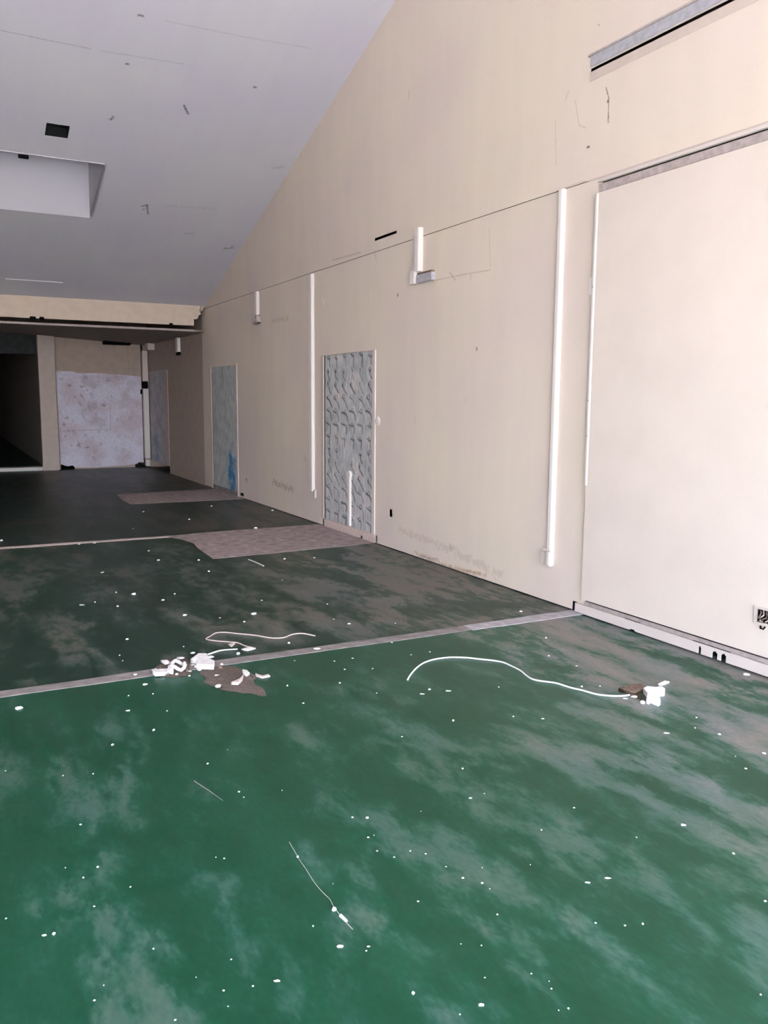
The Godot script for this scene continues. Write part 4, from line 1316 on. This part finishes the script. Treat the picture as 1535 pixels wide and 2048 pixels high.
	cable("white_stick", STICK, 0.005, M.plaster, "thin white stick in front of the concrete patch", "stick", 1.2)

func chip_base(x, z):
	if absf(z + 4.655) < 0.055: return 0.003
	if x > 1.0 and x < 1.46 and z < -4.05 and z > -4.9: return 0.009
	return 0.0005

func cable(called, pts, r, m, label, category, taper):
	var cv := Curve3D.new()
	for k in pts.size():
		var p = Vector3(pts[k][0], r, pts[k][1])
		var a = Vector3(pts[max(k - 1, 0)][0], r, pts[max(k - 1, 0)][1])
		var b = Vector3(pts[min(k + 1, pts.size() - 1)][0], r, pts[min(k + 1, pts.size() - 1)][1])
		cv.add_point(p, -(b - a) / 6.0, (b - a) / 6.0)
	cv.bake_interval = 0.02
	var st = S()
	var q = []
	for p in cv.get_baked_points(): q.append(p + Vector3(0, 0.0006 + 0.001 * sin(p.x * 40.0 + p.z * 31.0) * 0.3, 0))
	tube(st, q, r, 7, taper)
	return tag(commit(st, called, m), label, category)

func mound(called, pts, h, m, label, category):
	var c = Vector2.ZERO
	for p in pts: c += Vector2(p[0], p[1]) / pts.size()
	var n := FastNoiseLite.new()
	n.seed = 3
	n.frequency = 14.0
	var out = []
	for k in pts.size():
		var a = Vector2(pts[k][0], pts[k][1]) - c
		var b = Vector2(pts[(k + 1) % pts.size()][0], pts[(k + 1) % pts.size()][1]) - c
		for s in 3: out.append(a.lerp(b, s / 3.0))
	var st := SurfaceTool.new()
	st.begin(Mesh.PRIMITIVE_TRIANGLES)
	st.set_smooth_group(0)
	var P = func(k, l):
		var p = out[k % out.size()] * (1.0 - l / 7.0) * (1.0 + (0.32 if l < 2 else 0.1) * n.get_noise_2d((k % out.size()) * 0.4, l * 0.02))
		var e = l / 7.0
		return Vector3(p.x, h * (1.0 - (1.0 - e) * (1.0 - e)) * (0.7 + 0.9 * absf(n.get_noise_2d(p.x * 3, p.y * 3))) * (1.0 if l > 0 else 0.0), p.y)
	var cw = Geometry2D.is_polygon_clockwise(PackedVector2Array(out))
	for l in 7:
		for k in out.size():
			var q = [P.call(k, l), P.call(k + 1, l), P.call(k + 1, l + 1), P.call(k, l + 1)]
			for t in [[0, 1, 2], [0, 2, 3]]:
				var a = q[t[0]]
				var b = q[t[1]]
				var d = q[t[2]]
				if (b - a).cross(d - a).length() < 1e-9: continue
				if (b - a).cross(d - a).y > 0:
					var s = b
					b = d
					d = s
				for v in [a, b, d]:
					st.set_uv(Vector2(v.x, v.z))
					st.add_vertex(v)
	st.generate_normals()
	return tag(commit(st, called, m, null, Vector3(c.x, 0.0015, c.y)), label, category)

const RANKS = ["nearest of all to", "second nearest to", "third nearest to", "fourth nearest to", "fifth nearest to", "sixth nearest to", "seventh nearest to", "eighth nearest to", "ninth nearest to", "tenth nearest to", "eleventh nearest to", "twelfth nearest to", "thirteenth nearest to", "fourteenth nearest to", "fifteenth nearest to", "sixteenth nearest to", "seventeenth nearest to", "eighteenth nearest to", "nineteenth nearest to", "twentieth nearest to"]
const MARKS = ["the foam lump", "the left end of the cable", "the pale straw", "the upper end of the thread", "the lower end of the thread", "the plaster rubble", "the forked stick", "the right end of the cord", "the skirting cut-outs", "the left end of the strip", "the right end of the strip", "the bottom left corner", "the bottom right corner", "the middle of the bottom edge", "the left end of the far strip", "the corner of the concrete patch", "the doorway skirting", "the ripped out socket", "the lower bend of the cable", "the loop of the cord", "the thin white stick", "the far concrete patch", "the right edge, three quarters down", "the left edge, three quarters down", "the middle of the lower half", "the lower end of the right edge", "the lower end of the left edge", "the middle of the lower right quarter", "the middle of the lower left quarter", "the lower left foreground", "the lower right foreground", "the middle of the strip"]
